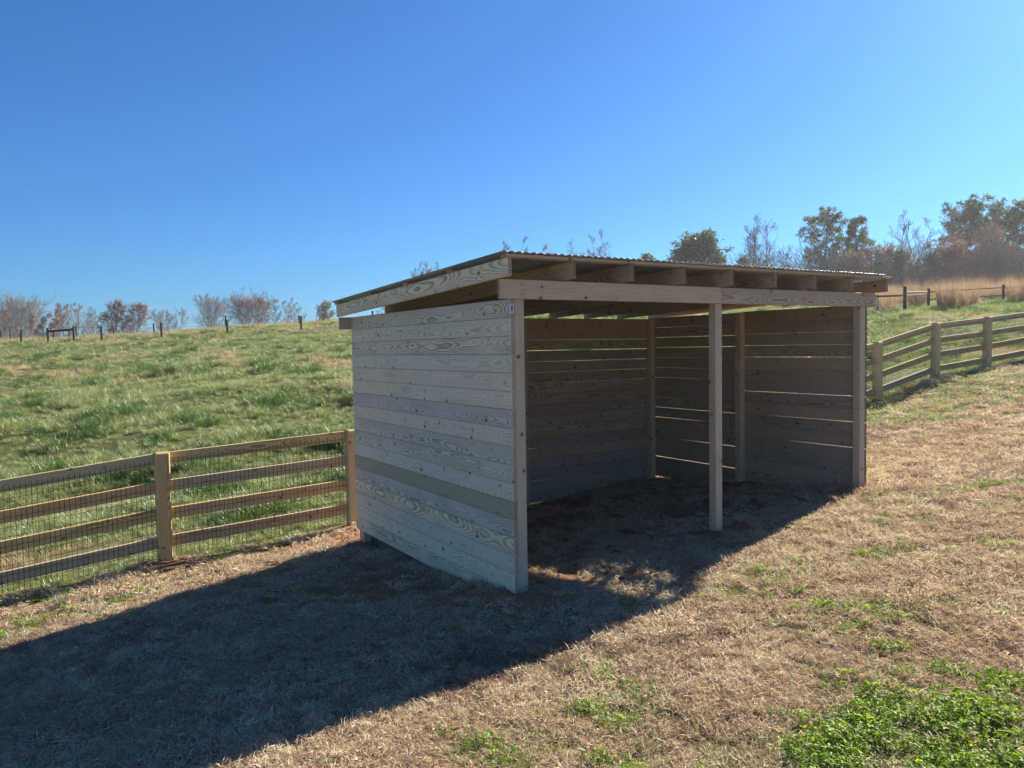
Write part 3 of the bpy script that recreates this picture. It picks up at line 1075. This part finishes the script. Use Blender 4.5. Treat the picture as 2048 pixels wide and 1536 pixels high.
def dome_tree(px, ytop, wpx, d, label, mat='evergreen', seed=1, leaf=0.22, clumps=150, per=55, name='evergreen_tree', low=0.12):
    r = np.random.default_rng(seed)
    base = place_base(px, d)
    H = at_depth(px, ytop, d)[2] - base[2]
    Wd = wpx / F_PX * d
    root = empty(name, tuple(base), label, 'tree', TREE_GROUP)
    tr, fl = MB(), MB()
    pts, _ = branch_path(base - (0, 0, 0.3), (0, 0, 1), H * 0.8, 6, 0.05, 0.05, r)
    tr.tube(pts, np.linspace(0.02 * H + 0.05, 0.04, 7), 8)
    cl = []
    nl = max(6, clumps // 13)
    for k in range(nl):                                  # boughs, each carrying its own bunch of leaf clumps
        u = (k + r.random()) / nl
        az = k * 2.4 + r.normal(0, 0.35)
        zz = low + 0.08 + (0.90 - low) * u
        env = math.sqrt(max(0.03, 1 - ((zz - 0.26) / 0.76) ** 2)) if zz > 0.26 else 0.9
        rr = Wd * 0.5 * env * (0.55 + 0.38 * r.random())
        lc = base + np.array([math.cos(az) * rr, math.sin(az) * rr, zz * H * (0.90 + 0.08 * r.random())])
        p0 = pts[min(5, int(zz * 6))]
        tr.tube([p0, (p0 + lc) / 2 + r.normal(0, .12, 3), lc], [0.08, 0.05, 0.025], 4)
        for q in range(13):
            c = lc + r.normal(0, 1, 3) * np.array([0.085, 0.085, 0.06]) * Wd * (0.7 + 0.6 * r.random())
            cl.append(c)
    leaf_faces(fl, cl, leaf, per, 0.030 * Wd + 0.10, r, 0.75)
    tr.build('trunk', M['bark'], root, origin=base)
    fl.build('crown', M[mat], root, origin=base)
    return root


DL, DR = 150, 84
# left skyline
bare_tree(46, 608, 88, DL, 'broad round-headed bare grey tree, first from the left edge on the skyline', 6, seed=11, form='vase')
bare_tree(14, 624, 50, DL - 8, 'rusty-leaved shrubby tree in front of the round bare tree at the left edge', 3, leaves='rust', leaf_n=2, seed=12, mat='twig_red')
bare_tree(90, 629, 26, DL - 6, 'small russet tree right of the round-headed bare tree on the left', 3, leaves='rust', leaf_n=4, seed=13, mat='twig_red')
bare_tree(126, 612, 40, DL, 'rust-topped tree above the braced fence bay on the left skyline', 2, leaves='rust', leaf_n=3, seed=14, mat='twig_red')
bare_tree(164, 608, 48, DL + 6, 'tallest mostly bare tree right above the braced fence bay', 3, seed=15)
bare_tree(198, 609, 36, DL, 'thin bare tree just left of the two russet oaks', 2, seed=16)
bare_tree(233, 610, 48, DL - 4, 'left one of two russet oaks side by side on the left skyline', 1, leaves='rust', leaf_n=6, seed=17, mat='twig_red')
bare_tree(270, 613, 50, DL - 4, 'right one of two russet oaks side by side, drooping toward open sky', 1, leaves='rust', leaf_n=4, seed=18, mat='twig_red')
bare_tree(345, 616, 44, DL + 10, 'small fan-shaped bare tree alone in the gap on the left skyline', 4, seed=19, form='vase')
bare_tree(433, 593, 62, DL, 'tall bare grey tree with many upright stems, left of the broad russet tree', 5, seed=20, form='vase')
bare_tree(503, 608, 86, DL - 4, 'broad low russet tree between tall bare tree and thin pair', 5, leaves='rust', leaf_n=2, seed=21, form='vase', mat='twig_red')
bare_tree(562, 604, 26, DL, 'slender bare tree, smaller of the thin pair left of the shelter roof', 1, seed=22)
bare_tree(600, 594, 46, DL, 'airy bare tree, larger of the thin pair left of the shelter roof', 2, seed=23)
bare_tree(656, 604, 34, DL - 10, 'small olive-leaved tree beside the low corner of the shelter roof', 2, leaves='olive', leaf_n=4, seed=24, leaf_size=0.17)
# over the roof
DM = 125
bare_tree(772, 568, 34, DM, 'lowest bare treetop peeping over the sloping roof edge', 2, seed=25)
bare_tree(838, 532, 52, DM, 'bare treetop over the middle of the sloping roof edge', 4, seed=26)
bare_tree(888, 524, 40, DM, 'wispy bare treetop over the upper part of the sloping roof edge', 2, seed=27)
bare_tree(1010, 488, 62, DM, 'bare twiggy treetop directly above the high roof corner', 3, seed=28)
bare_tree(1096, 504, 30, DM, 'faint small bare treetop left of the golden treetop over the roof', 2, seed=36, leaves='olive', leaf_n=2)
dome_tree(1136, 499, 32, DM, 'golden-leaved treetop showing over the corrugated roof edge', 'gold', 29, 0.24, 60, 30, 'golden_tree')
bare_tree(1201, 488, 66, DM, 'bushy bare treetop between golden tree and low pine over the roof', 5, seed=30, form='vase')
dome_tree(1284, 504, 70, DM - 20, 'low dark green pine top showing over the middle of the roof', 'needle', 31, 0.26, 90, 40, 'evergreen_tree')
# right skyline
dome_tree(1395, 468, 128, DR + 6, 'big dark dome-shaped evergreen behind the middle of the roof', 'evergreen', 32, 0.17, 420, 50)
dome_tree(1478, 512, 62, DR + 2, 'pale olive bushy tree beside the big dome-shaped evergreen', 'olive', 33, 0.16, 80, 26, 'olive_tree')
bare_tree(1493, 462, 52, DR, 'shorter bare tree, left companion of the tall bare tree over the roof', 1, seed=34)
bare_tree(1540, 438, 80, DR, 'tall open bare tree standing between dome evergreen and first tall pine', 2, seed=35)
bare_tree(1592, 490, 44, DR + 3, 'small bare tree close left of the first tall pine', 2, seed=37)
pine_tree(1650, 431, 80, DR, 'first tall pine from the left, with a two-part crown', 38, 0.24, dens=1.15)
pine_tree(1718, 443, 58, DR, 'second tall pine from the left, narrower with a small head', 39, 0.38)
bare_tree(1765, 496, 40, DR + 8, 'faint bare tree in the gap right of the narrow pine', 2, seed=40)
bare_tree(1797, 428, 70, DR - 4, 'forked bare tree, left one of two tall bare trees before the big pines', 2, seed=41)
bare_tree(1858, 426, 66, DR - 4, 'fan-topped bare tree, right one of two tall bare trees before the big pines', 2, seed=42)
pine_tree(1925, 421, 100, DR + 2, 'large dense pine right of the two tall bare trees', 43, 0.14, dens=1.7)
pine_tree(2024, 415, 96, DR, 'large pine cut by the right edge of the picture', 44, 0.14, dens=1.7)
pine_tree(1978, 430, 60, DR + 6, 'slim pine squeezed between the two large pines at the right', 45, 0.22, dens=1.2)
bare_tree(1962, 452, 84, DR - 10, 'brown twiggy tree in front of the large pines at the right', 3, leaves='rust', leaf_n=2, seed=47, mat='twig', leaf_size=0.10, name='brown_tree')
bare_tree(1888, 486, 70, DR - 12, 'leaning dark-stemmed tree below the fan-topped bare tree', 4, seed=48, leaves='rust', leaf_n=1, mat='twig_red', leaf_size=0.12)
bare_tree(1822, 500, 74, DR - 12, 'low branching tree with crooked stems above the straw grass', 4, seed=49, leaves='olive', leaf_n=1, leaf_size=0.12)
bare_tree(1745, 500, 60, DR - 9, 'low grey tree right behind the far corner of the roof', 4, seed=50, leaves='rust', leaf_n=1, mat='twig_red', leaf_size=0.12)
bare_tree(2030, 500, 80, DR - 14, 'low bare tree with slanting trunks at the right edge', 4, seed=51)
bare_tree(1690, 505, 60, DR - 6, 'low bushy tree between the feet of the first two pines', 4, seed=52, leaves='olive', leaf_n=2, leaf_size=0.13)

# thickets: nobody could count these stems
def thicket(name, px0, px1, d0, d1, n, hh, mat, seed):
    r = np.random.default_rng(seed)
    mb = MB()
    pxs = r.uniform(px0, px1, n)
    ds = r.uniform(d0, d1, n)
    for px, d in zip(pxs, ds):
        b = place_base(px, d)
        Hh = hh * (0.45 + 0.7 * r.random()) * (0.7 + 0.6 * vnoise(np.array(px), np.array(0.0), 45.0, seed))
        pts, dl = branch_path(b - (0, 0, .2), (r.normal(0, .22), r.normal(0, .22), 1), Hh, 4, 0.14, 0.02, r)
        mb.tube(pts, np.linspace(0.035, 0.012, 5), 3)
        for k in range(7):
            t = 0.25 + 0.7 * r.random()
            p = pts[0] + (pts[-1] - pts[0]) * t
            tw, _ = branch_path(p, (r.normal(0, .8), r.normal(0, .8), 0.9), Hh * 0.33 * (0.5 + r.random()), 2, 0.2, 0.05, r)
            mb.tube(tw, [0.016, 0.011, 0.007], 3)
    o = mb.build(name, M[mat], None)
    return tag(o, kind='stuff')


thicket('brush', -80, 300, 128, 148, 1000, 4.2, 'twig_red', 61)
thicket('brush', 300, 700, 130, 150, 520, 2.9, 'twig_red', 62)
thicket('brush', 1470, 2150, 72, 92, 1500, 5.4, 'twig', 63)
thicket('brush', 1700, 2150, 64, 76, 500, 3.6, 'twig_red', 64)


# ------------------------------------------------------------------ thin haze added over everything, imitating the lens-flare veil on far trees
hzm, hnt, hout = new_mat('flare_veil_haze')
pv = hnt.nodes.new('ShaderNodeVolumePrincipled')
pv.inputs['Color'].default_value = (0.93, 0.95, 1.0, 1)
pv.inputs['Density'].default_value = 0.00038
pv.inputs['Anisotropy'].default_value = 0.45
hnt.links.new(pv.outputs[0], hout.inputs['Volume'])
hb = MB()
zlo, zhi = float(GZ.min()) - 1.0, 17.0
quadbox(hb, (200, 300, (zlo + zhi) / 2), 1430, 1230, zhi - zlo)
tag(hb.build('haze', hzm), kind='stuff')

# ------------------------------------------------------------------ grass: prototypes scattered by geometry nodes
def tuft(n, hgt, width, spread, lean, r, segs=3, curl=0.6, taper=True):
    """n blades from one crown, each a bent ribbon"""
    a = r.random(n) * 6.283
    rr = spread * np.sqrt(r.random(n))
    bx, by = rr * np.cos(a), rr * np.sin(a)
    az = a + r.normal(0, 0.7, n)
    ln = hgt * (0.55 + 0.6 * r.random(n))
    t0 = lean * (0.3 + 0.9 * r.random(n))
    P = np.stack([bx, by, np.full(n, -0.01)], -1)
    out = np.stack([np.cos(az), np.sin(az)], -1)
    tw = r.normal(0, 0.9, n) + az + math.pi / 2
    sd = np.stack([np.cos(tw), np.sin(tw), np.zeros(n)], -1)
    rows = []
    ang = t0.copy()
    for s in range(segs + 1):
        f = s / segs
        w = width * (1 - f ** 1.6 * (0.92 if taper else 0.3)) * 0.5
        rows.append(P - sd * w)
        rows.append(P + sd * w)
        step = ln / segs
        P = P + np.stack([out[:, 0] * np.sin(ang) * step, out[:, 1] * np.sin(ang) * step, np.cos(ang) * step], -1)
        ang = ang + curl * (0.4 + r.random(n)) * 1.6 / segs
    V = np.stack(rows, 1)                       # n, 2(segs+1), 3
    k = V.shape[1]
    faces = []
    for i in range(n):
        o = i * k
        for s in range(segs):
            faces.append((o + 2 * s, o + 2 * s + 1, o + 2 * s + 3, o + 2 * s + 2))
    mb_ = MB()
    mb_.add(V.reshape(-1, 3), faces, np.repeat(r.random(n), k))
    return mb_


def thatch(n, half, hgt, width, r):
    """mat of short dry blades lying every way"""
    mb_ = MB()
    bx, by = r.uniform(-half, half, n), r.uniform(-half, half, n)
    az = r.random(n) * 6.283
    el = np.abs(r.normal(0.42, 0.45, n))
    ln = hgt * (0.6 + 1.0 * r.random(n))
    p0 = np.stack([bx, by, r.uniform(-0.004, 0.012, n)], -1)
    d = np.stack([np.cos(az) * np.cos(el), np.sin(az) * np.cos(el), np.sin(el)], -1)
    bend = np.stack([r.normal(0, .25, n), r.normal(0, .25, n), -0.25 - 0.4 * r.random(n)], -1)
    p1 = p0 + d * (ln * 0.5)[:, None]
    p2 = p1 + (d + bend) * (ln * 0.5)[:, None]
    sd = np.cross(d, r.normal(0, 1, (n, 3)))
    sd /= np.linalg.norm(sd, axis=1)[:, None]
    w = width * (0.7 + 0.6 * r.random(n))[:, None] * 0.5
    V = np.stack([p0 - sd * w, p0 + sd * w, p1 + sd * w * .8, p1 - sd * w * .8, p2], 1)
    faces = []
    for i in range(n):
        o = i * 5
        faces += [(o, o + 1, o + 2, o + 3), (o + 3, o + 2, o + 4)]
    mb_.add(V.reshape(-1, 3), faces, np.repeat(r.random(n), 5))
    return mb_


def clover(n, half, hgt, size, r):
    """broad trifoliate leaves on short stalks"""
    mb_ = MB()
    for i in range(n):
        c = np.array([r.uniform(-half, half), r.uniform(-half, half), hgt * (0.35 + 0.75 * r.random())])
        nrm = unit(np.array([r.normal(0, .45), r.normal(0, .45), 1.0]))
        u = unit(np.cross(nrm, r.normal(0, 1, 3)))
        v = np.cross(nrm, u)
        sh = r.random()
        a0 = r.random() * 6.28
        s = size * (0.6 + 0.7 * r.random())
        for k in range(3):
            a = a0 + k * 2.094
            dr = u * math.cos(a) + v * math.sin(a)
            sd = -u * math.sin(a) + v * math.cos(a)
            up = nrm * s * 0.12
            V = [c, c + dr * s * 0.55 + sd * s * 0.42 + up, c + dr * s * 1.0 + sd * s * 0.18, c + dr * s * 1.0 - sd * s * 0.18, c + dr * s * 0.55 - sd * s * 0.42 + up]
            mb_.add(V, [(0, 1, 2), (0, 2, 3), (0, 3, 4)], min(1, sh + 0.1 * r.random()))
    return mb_


def proto(name, mb_, mat):
    me = mb_.mesh(name)
    me.materials.append(mat)
    return bpy.data.objects.new(name, me)       # stays out of the scene; only its instances show


def scatter(name, protos, pos, yaw, scl, pick, tilt=0.0, seed=0):
    n = len(pos)
    me = bpy.data.meshes.new(name)
    me.vertices.add(n)
    me.vertices.foreach_set('co', np.asarray(pos, np.float32).ravel())
    r = np.random.default_rng(seed)
    rot = np.stack([r.normal(0, tilt, n), r.normal(0, tilt, n), yaw], -1).astype(np.float32)
    at = me.attributes.new('rot', 'FLOAT_VECTOR', 'POINT')
    at.data.foreach_set('vector', rot.ravel())
    at = me.attributes.new('scl', 'FLOAT', 'POINT')
    at.data.foreach_set('value', np.asarray(scl, np.float32))
    at = me.attributes.new('pick', 'INT', 'POINT')
    at.data.foreach_set('value', np.asarray(pick, np.int32))
    me.update()
    o = link_mesh(name, me)
    ng = bpy.data.node_groups.new(name, 'GeometryNodeTree')
    ng.interface.new_socket('Geometry', in_out='INPUT', socket_type='NodeSocketGeometry')
    ng.interface.new_socket('Geometry', in_out='OUTPUT', socket_type='NodeSocketGeometry')
    gi, go = ng.nodes.new('NodeGroupInput'), ng.nodes.new('NodeGroupOutput')
    mp = ng.nodes.new('GeometryNodeMeshToPoints')
    ip = ng.nodes.new('GeometryNodeInstanceOnPoints')
    jn = ng.nodes.new('GeometryNodeJoinGeometry')
    ng.links.new(gi.outputs[0], mp.inputs[0])
    ng.links.new(mp.outputs[0], ip.inputs['Points'])
    for p in reversed(protos):
        oi = ng.nodes.new('GeometryNodeObjectInfo')
        oi.inputs['Object'].default_value = p
        oi.inputs['As Instance'].default_value = True
        ng.links.new(oi.outputs['Geometry'], jn.inputs[0])
    ng.links.new(jn.outputs[0], ip.inputs['Instance'])
    ip.inputs['Pick Instance'].default_value = True

    def named(nm, ty):
        a = ng.nodes.new('GeometryNodeInputNamedAttribute')
        a.data_type = ty
        a.inputs['Name'].default_value = nm
        return a.outputs['Attribute']
    ng.links.new(named('pick', 'INT'), ip.inputs['Instance Index'])
    ng.links.new(named('rot', 'FLOAT_VECTOR'), ip.inputs['Rotation'])
    ng.links.new(named('scl', 'FLOAT'), ip.inputs['Scale'])
    ng.links.new(ip.outputs[0], go.inputs[0])
    md = o.modifiers.new('scatter', 'NODES')
    md.node_group = ng
    tag(o, kind='stuff')
    return o


def wedge(bands, a0=-44, a1=46, seed=0):
    """random ground points in front of the camera; bands = (d0, d1, per square metre, size)"""
    r = np.random.default_rng(seed)
    X, Y, S, DD = [], [], [], []
    for d0, d1, dens, size in bands:
        ang = math.radians(a1 - a0)
        n = int(dens * 0.5 * ang * (d1 * d1 - d0 * d0))
        d = np.sqrt(r.random(n) * (d1 * d1 - d0 * d0) + d0 * d0)
        a = YAW + math.radians(a0) + r.random(n) * ang
        X.append(CAM[0] + d * np.sin(a))
        Y.append(CAM[1] + d * np.cos(a))
        S.append(np.full(n, size))
        DD.append(d)
    return [np.concatenate(q) for q in (X, Y, S, DD)]


gr = np.random.default_rng(91)
# --- meadow
mead = [proto('meadow_tuft', tuft(70, 0.24, 0.0070, 0.13, 0.5, gr, 4, 0.75), M['meadow']),
        proto('meadow_tuft', tuft(60, 0.19, 0.0070, 0.16, 0.65, gr, 4, 0.85), M['meadow']),
        proto('meadow_tuft', tuft(85, 0.29, 0.0075, 0.15, 0.45, gr, 4, 0.8), M['meadow_deep']),
        proto('meadow_tuft', tuft(60, 0.22, 0.0060, 0.18, 0.7, gr, 3, 0.8), M['meadow_dry']),
        proto('meadow_tuft', tuft(45, 0.42, 0.0045, 0.12, 0.3, gr, 3, 0.6), M['meadow_dry'])]
X, Y, S, DD = wedge([(7, 16, 58, 0.85), (16, 30, 28, 1.0), (30, 55, 13, 1.1), (55, 96, 7.0, 1.0)], seed=5)
k = (Y > FY + 0.22) & (DD < 100)
k &= ~((DD > 62) & (X > 25))
X, Y, S, DD = X[k], Y[k], S[k], DD[k]
nz = fbm(X, Y, 0.95, 41)
dry = fbm(X, Y, 3.6, 47)
crest = smooth01((DD - 60) / 16) * 0.16
u = gr.random(len(X))
pick = np.where(u < 0.5, 0, 1)
pick = np.where((nz > 0.63) & (u < 0.65), 2, pick)
pick = np.where((dry + crest > 0.665) & (u > 0.35), 3, pick)
pick = np.where((crest > 0.1) & (u > 0.72), 4, pick)
keep = ~((dry > 0.66) & (u < 0.35))
low = np.where(np.abs(Y - FY - 0.8) < 0.8, 0.55, 1.0)
S = S * low * (0.58 + 0.80 * smooth01((fbm(X, Y, 1.1, 43) - 0.40) / 0.30)) * np.where(pick == 2, 1.15, 1.0)
Z = hz(X, Y)
scatter('meadow_grass', mead, np.stack([X, Y, Z], -1)[keep], gr.random(keep.sum()) * 6.28, S[keep], pick[keep], 0.12, 1)

# --- lawn: dormant straw mat, green blades, clover
straw = [proto('straw_mat', thatch(95, 0.085, 0.046, 0.0042, gr), M[k_]) for k_ in ('straw', 'straw', 'straw_pale', 'straw_pale', 'straw_brown', 'straw_brown')]
X, Y, S, DD = wedge([(1.2, 4.5, 260, 0.85), (4.5, 8, 190, 1.0), (8, 13, 95, 1.3), (13, 26, 45, 1.8)], -60, 74, seed=6)
k = (Y < FY + 0.15)
X, Y, S, DD = X[k], Y[k], S[k], DD[k]
dm, gm = dirt_mask(X, Y), green_mask(X, Y)
u = gr.random(len(X))
keep = (u > dm * 0.92) & (u > gm * 0.75)
X, Y, S = X[keep], Y[keep], S[keep]
inside = (X > 0) & (X < W) & (Y > 0.2) & (Y < D)
Z = hz(X, Y)
scatter('dry_lawn', straw, np.stack([X, Y, Z], -1), gr.random(len(X)) * 6.28, S * np.where(inside, 0.75, 1) * (0.7 + 0.6 * fbm(X, Y, 0.5, 51)), np.clip((fbm(X, Y, 0.9, 57) - 0.5) * 9 + gr.normal(2.5, 1.2, len(X)), 0, 5.9).astype(int), 0.16, 2)

gl = [proto('green_blades', tuft(26, 0.060, 0.0038, 0.06, 0.7, gr, 3, 0.8), M['lawn_green']) for _ in range(3)]
gl.append(proto('green_blades', tuft(30, 0.085, 0.0040, 0.07, 0.6, gr, 3, 0.8), M['meadow']))
X, Y, S, DD = wedge([(1.2, 5, 170, 0.9), (5, 9, 120, 1.0), (9, 14, 70, 1.3), (14, 26, 40, 1.7)], -60, 74, seed=8)
k = (Y < FY + 0.45)
X, Y, S, DD = X[k], Y[k], S[k], DD[k]
gm, dm = green_mask(X, Y), dirt_mask(X, Y)
u = gr.random(len(X))
keep = (u < gm * 0.9 + 0.018) & (u > dm * 0.9 - 0.1) & (dm < 0.75)
X, Y, S = X[keep], Y[keep], S[keep]
scatter('green_lawn', gl, np.stack([X, Y, hz(X, Y)], -1), gr.random(len(X)) * 6.28, S * (0.7 + 0.6 * gr.random(len(X))), gr.integers(0, 4, len(X)), 0.12, 3)

cv = [proto('clover_sprigs', clover(40, 0.085, 0.055, 0.017, gr), M['clover']) for _ in range(3)]
X, Y, S, DD = wedge([(1.2, 5, 150, 1.0), (5, 9, 90, 1.0)], seed=9)
gm = green_mask(X, Y)
u = gr.random(len(X))
spot = np.zeros(len(X))
for gx_, gy_, r_ in LUSH:
    r_ = r_ * (0.6 + 0.8 * vnoise(X, Y, 0.18, 61))
    spot = np.maximum(spot, np.exp(-(((X - gx_) ** 2 + (Y - gy_) ** 2) / (r_ * r_)) ** 1.6))
keep = (Y < FY - 0.2) & ((u < spot * 0.95) | ((gm > 0.3) & (u < 0.32 * gm)))
X, Y, S, spot = X[keep], Y[keep], S[keep], spot[keep]
scatter('clover', cv, np.stack([X, Y, hz(X, Y)], -1), gr.random(len(X)) * 6.28, (0.45 + 0.35 * gr.random(len(X)) + 0.22 * spot), gr.integers(0, 3, len(X)), 0.12, 4)

# --- tall straw grass along the far rail fence
br = [proto('tall_straw', tuft(90, 1.6, 0.014, 0.35, 0.22, gr, 4, 0.25), M['broom']),
      proto('tall_straw', tuft(80, 1.25, 0.014, 0.40, 0.28, gr, 4, 0.35), M['broom']),
      proto('tall_straw', tuft(70, 1.0, 0.012, 0.40, 0.35, gr, 4, 0.5), M['meadow_dry'])]
r_ = np.random.default_rng(77)
n_ = 2000
pxs = r_.uniform(1120, 2250, n_)
ds = r_.uniform(45.5, 68, n_) + np.where(pxs < 1750, 6, 0)
pp = np.array([at_depth(a, 640, b) for a, b in zip(pxs, ds)])
cl_ = fbm(pp[:, 0], pp[:, 1], 3.0, 71)
kk = cl_ > 0.40
pp = pp[kk]
pp[:, 2] = hz(pp[:, 0], pp[:, 1])
scatter('tall_straw_grass', br, pp, r_.random(len(pp)) * 6.28, 0.6 + 0.9 * (cl_[kk] - 0.35), r_.integers(0, 3, len(pp)), 0.05, 5)


def clump(px, py_top, d, hgt, rad, label, n=320, mat='broom', seed=1):
    r = np.random.default_rng(seed)
    q = at_depth(px, 620, d)
    z = gz1(q[0], q[1])
    o = tuft(n, hgt, 0.013, rad, 0.16, r, 4, 0.22).build('grass_clump', M[mat])
    o.location = (q[0], q[1], z)
    return tag(o, label, 'grass clump', 'tall clumps by the rail fence')


clump(1893, 555, 39.5, 1.70, 0.42, 'tallest golden grass clump standing in front of the far rails', 520, seed=1)
clump(1936, 578, 40, 1.15, 0.50, 'brown rounded grass clump right of the tallest golden clump', 420, seed=2)
clump(1768, 575, 40, 1.35, 0.55, 'straw clump behind the low rail next to the roof corner', 380, seed=3)
clump(2036, 560, 42, 1.55, 0.55, 'straw clump at the right edge beyond the last far post', 420, seed=4)
clump(1838, 560, 43, 1.45, 0.5, 'straw clump between the first two far posts', 380, seed=5)

# --- lone blue-green tuft by the left fence and pale stalks beyond the right fence
q = on_plane(122, 1206, 1, 3.55)
o = tuft(60, 0.26, 0.0035, 0.035, 0.35, np.random.default_rng(5), 4, 0.35).build('grass_tuft', leafy('bluish_blades', (0.10, 0.16, 0.10), (0.24, 0.31, 0.20), 0.4, 0.05))
o.location = (q[0], q[1], gz1(q[0], q[1]))
tag(o, 'lone bluish grass tuft on the lawn near the left fence', 'grass tuft')
for i, (px, py, d, lab) in enumerate([(1806, 645, 27, 'pale dead weed stalks beyond the fence, nearest the shelter post'), (1885, 640, 28, 'pale dead weed stalks beyond the fence, between two fence posts')]):
    q = at_depth(px, py, d)
    o = tuft(60, 0.75, 0.012, 0.4, 0.35, np.random.default_rng(50 + i), 4, 0.5).build('dead_weed', M['meadow_dry'])
    o.location = (q[0], q[1], gz1(q[0], q[1]))
    tag(o, lab, 'weed', 'dead weeds in the meadow')

# --- clods of red clay at the dug-in posts
cr_ = np.random.default_rng(15)
cb = MB()
for bx, by, r0 in BARE:
    for i in range(36):
        x_, y_ = bx + cr_.normal(0, r0 * 0.55), by + cr_.normal(0, r0 * 0.55)
        s = 0.006 + 0.022 * cr_.random() ** 3
        v = cr_.normal(0, 1, (6, 3))
        v = np.array([(1, 0, 0), (-1, 0, 0), (0, 1, 0), (0, -1, 0), (0, 0, 1), (0, 0, -1)]) * s * (0.6 + 0.6 * cr_.random((6, 1)))
        cb.add(v + (x_, y_, gz1(x_, y_) + s * 0.3), [(0, 2, 4), (2, 1, 4), (1, 3, 4), (3, 0, 4), (2, 0, 5), (1, 2, 5), (3, 1, 5), (0, 3, 5)])
M['clod'] = simple('red_clay_clod', (0.27, 0.15, 0.09), 0.95, 0, 0.3, 30)
tag(cb.build('clay_clods', M['clod']), kind='stuff')

# --- white scraps
for (x_, y_), lab in (((-0.06, 0.18), 'small white scrap against the foot of the end wall'), ((0.94, -0.44), 'small white scrap lying in the shade before the open front')):
    s_ = MB()
    s_.add([(-.03, -.012, 0), (.03, -.016, .006), (.034, .012, .012), (-.026, .016, .004), (-.03, -.012, -.003), (.03, -.016, .003), (.034, .012, .009), (-.026, .016, .001)],
           [(0, 1, 2, 3), (7, 6, 5, 4), (0, 4, 5, 1), (1, 5, 6, 2), (2, 6, 7, 3), (3, 7, 4, 0)])
    s_.v = [v_ * 0.65 for v_ in s_.v]
    o = s_.build('paper_scrap', M['paper'])
    o.location = (x_, y_, gz1(x_, y_) + 0.03)
    tag(o, lab, 'scrap')
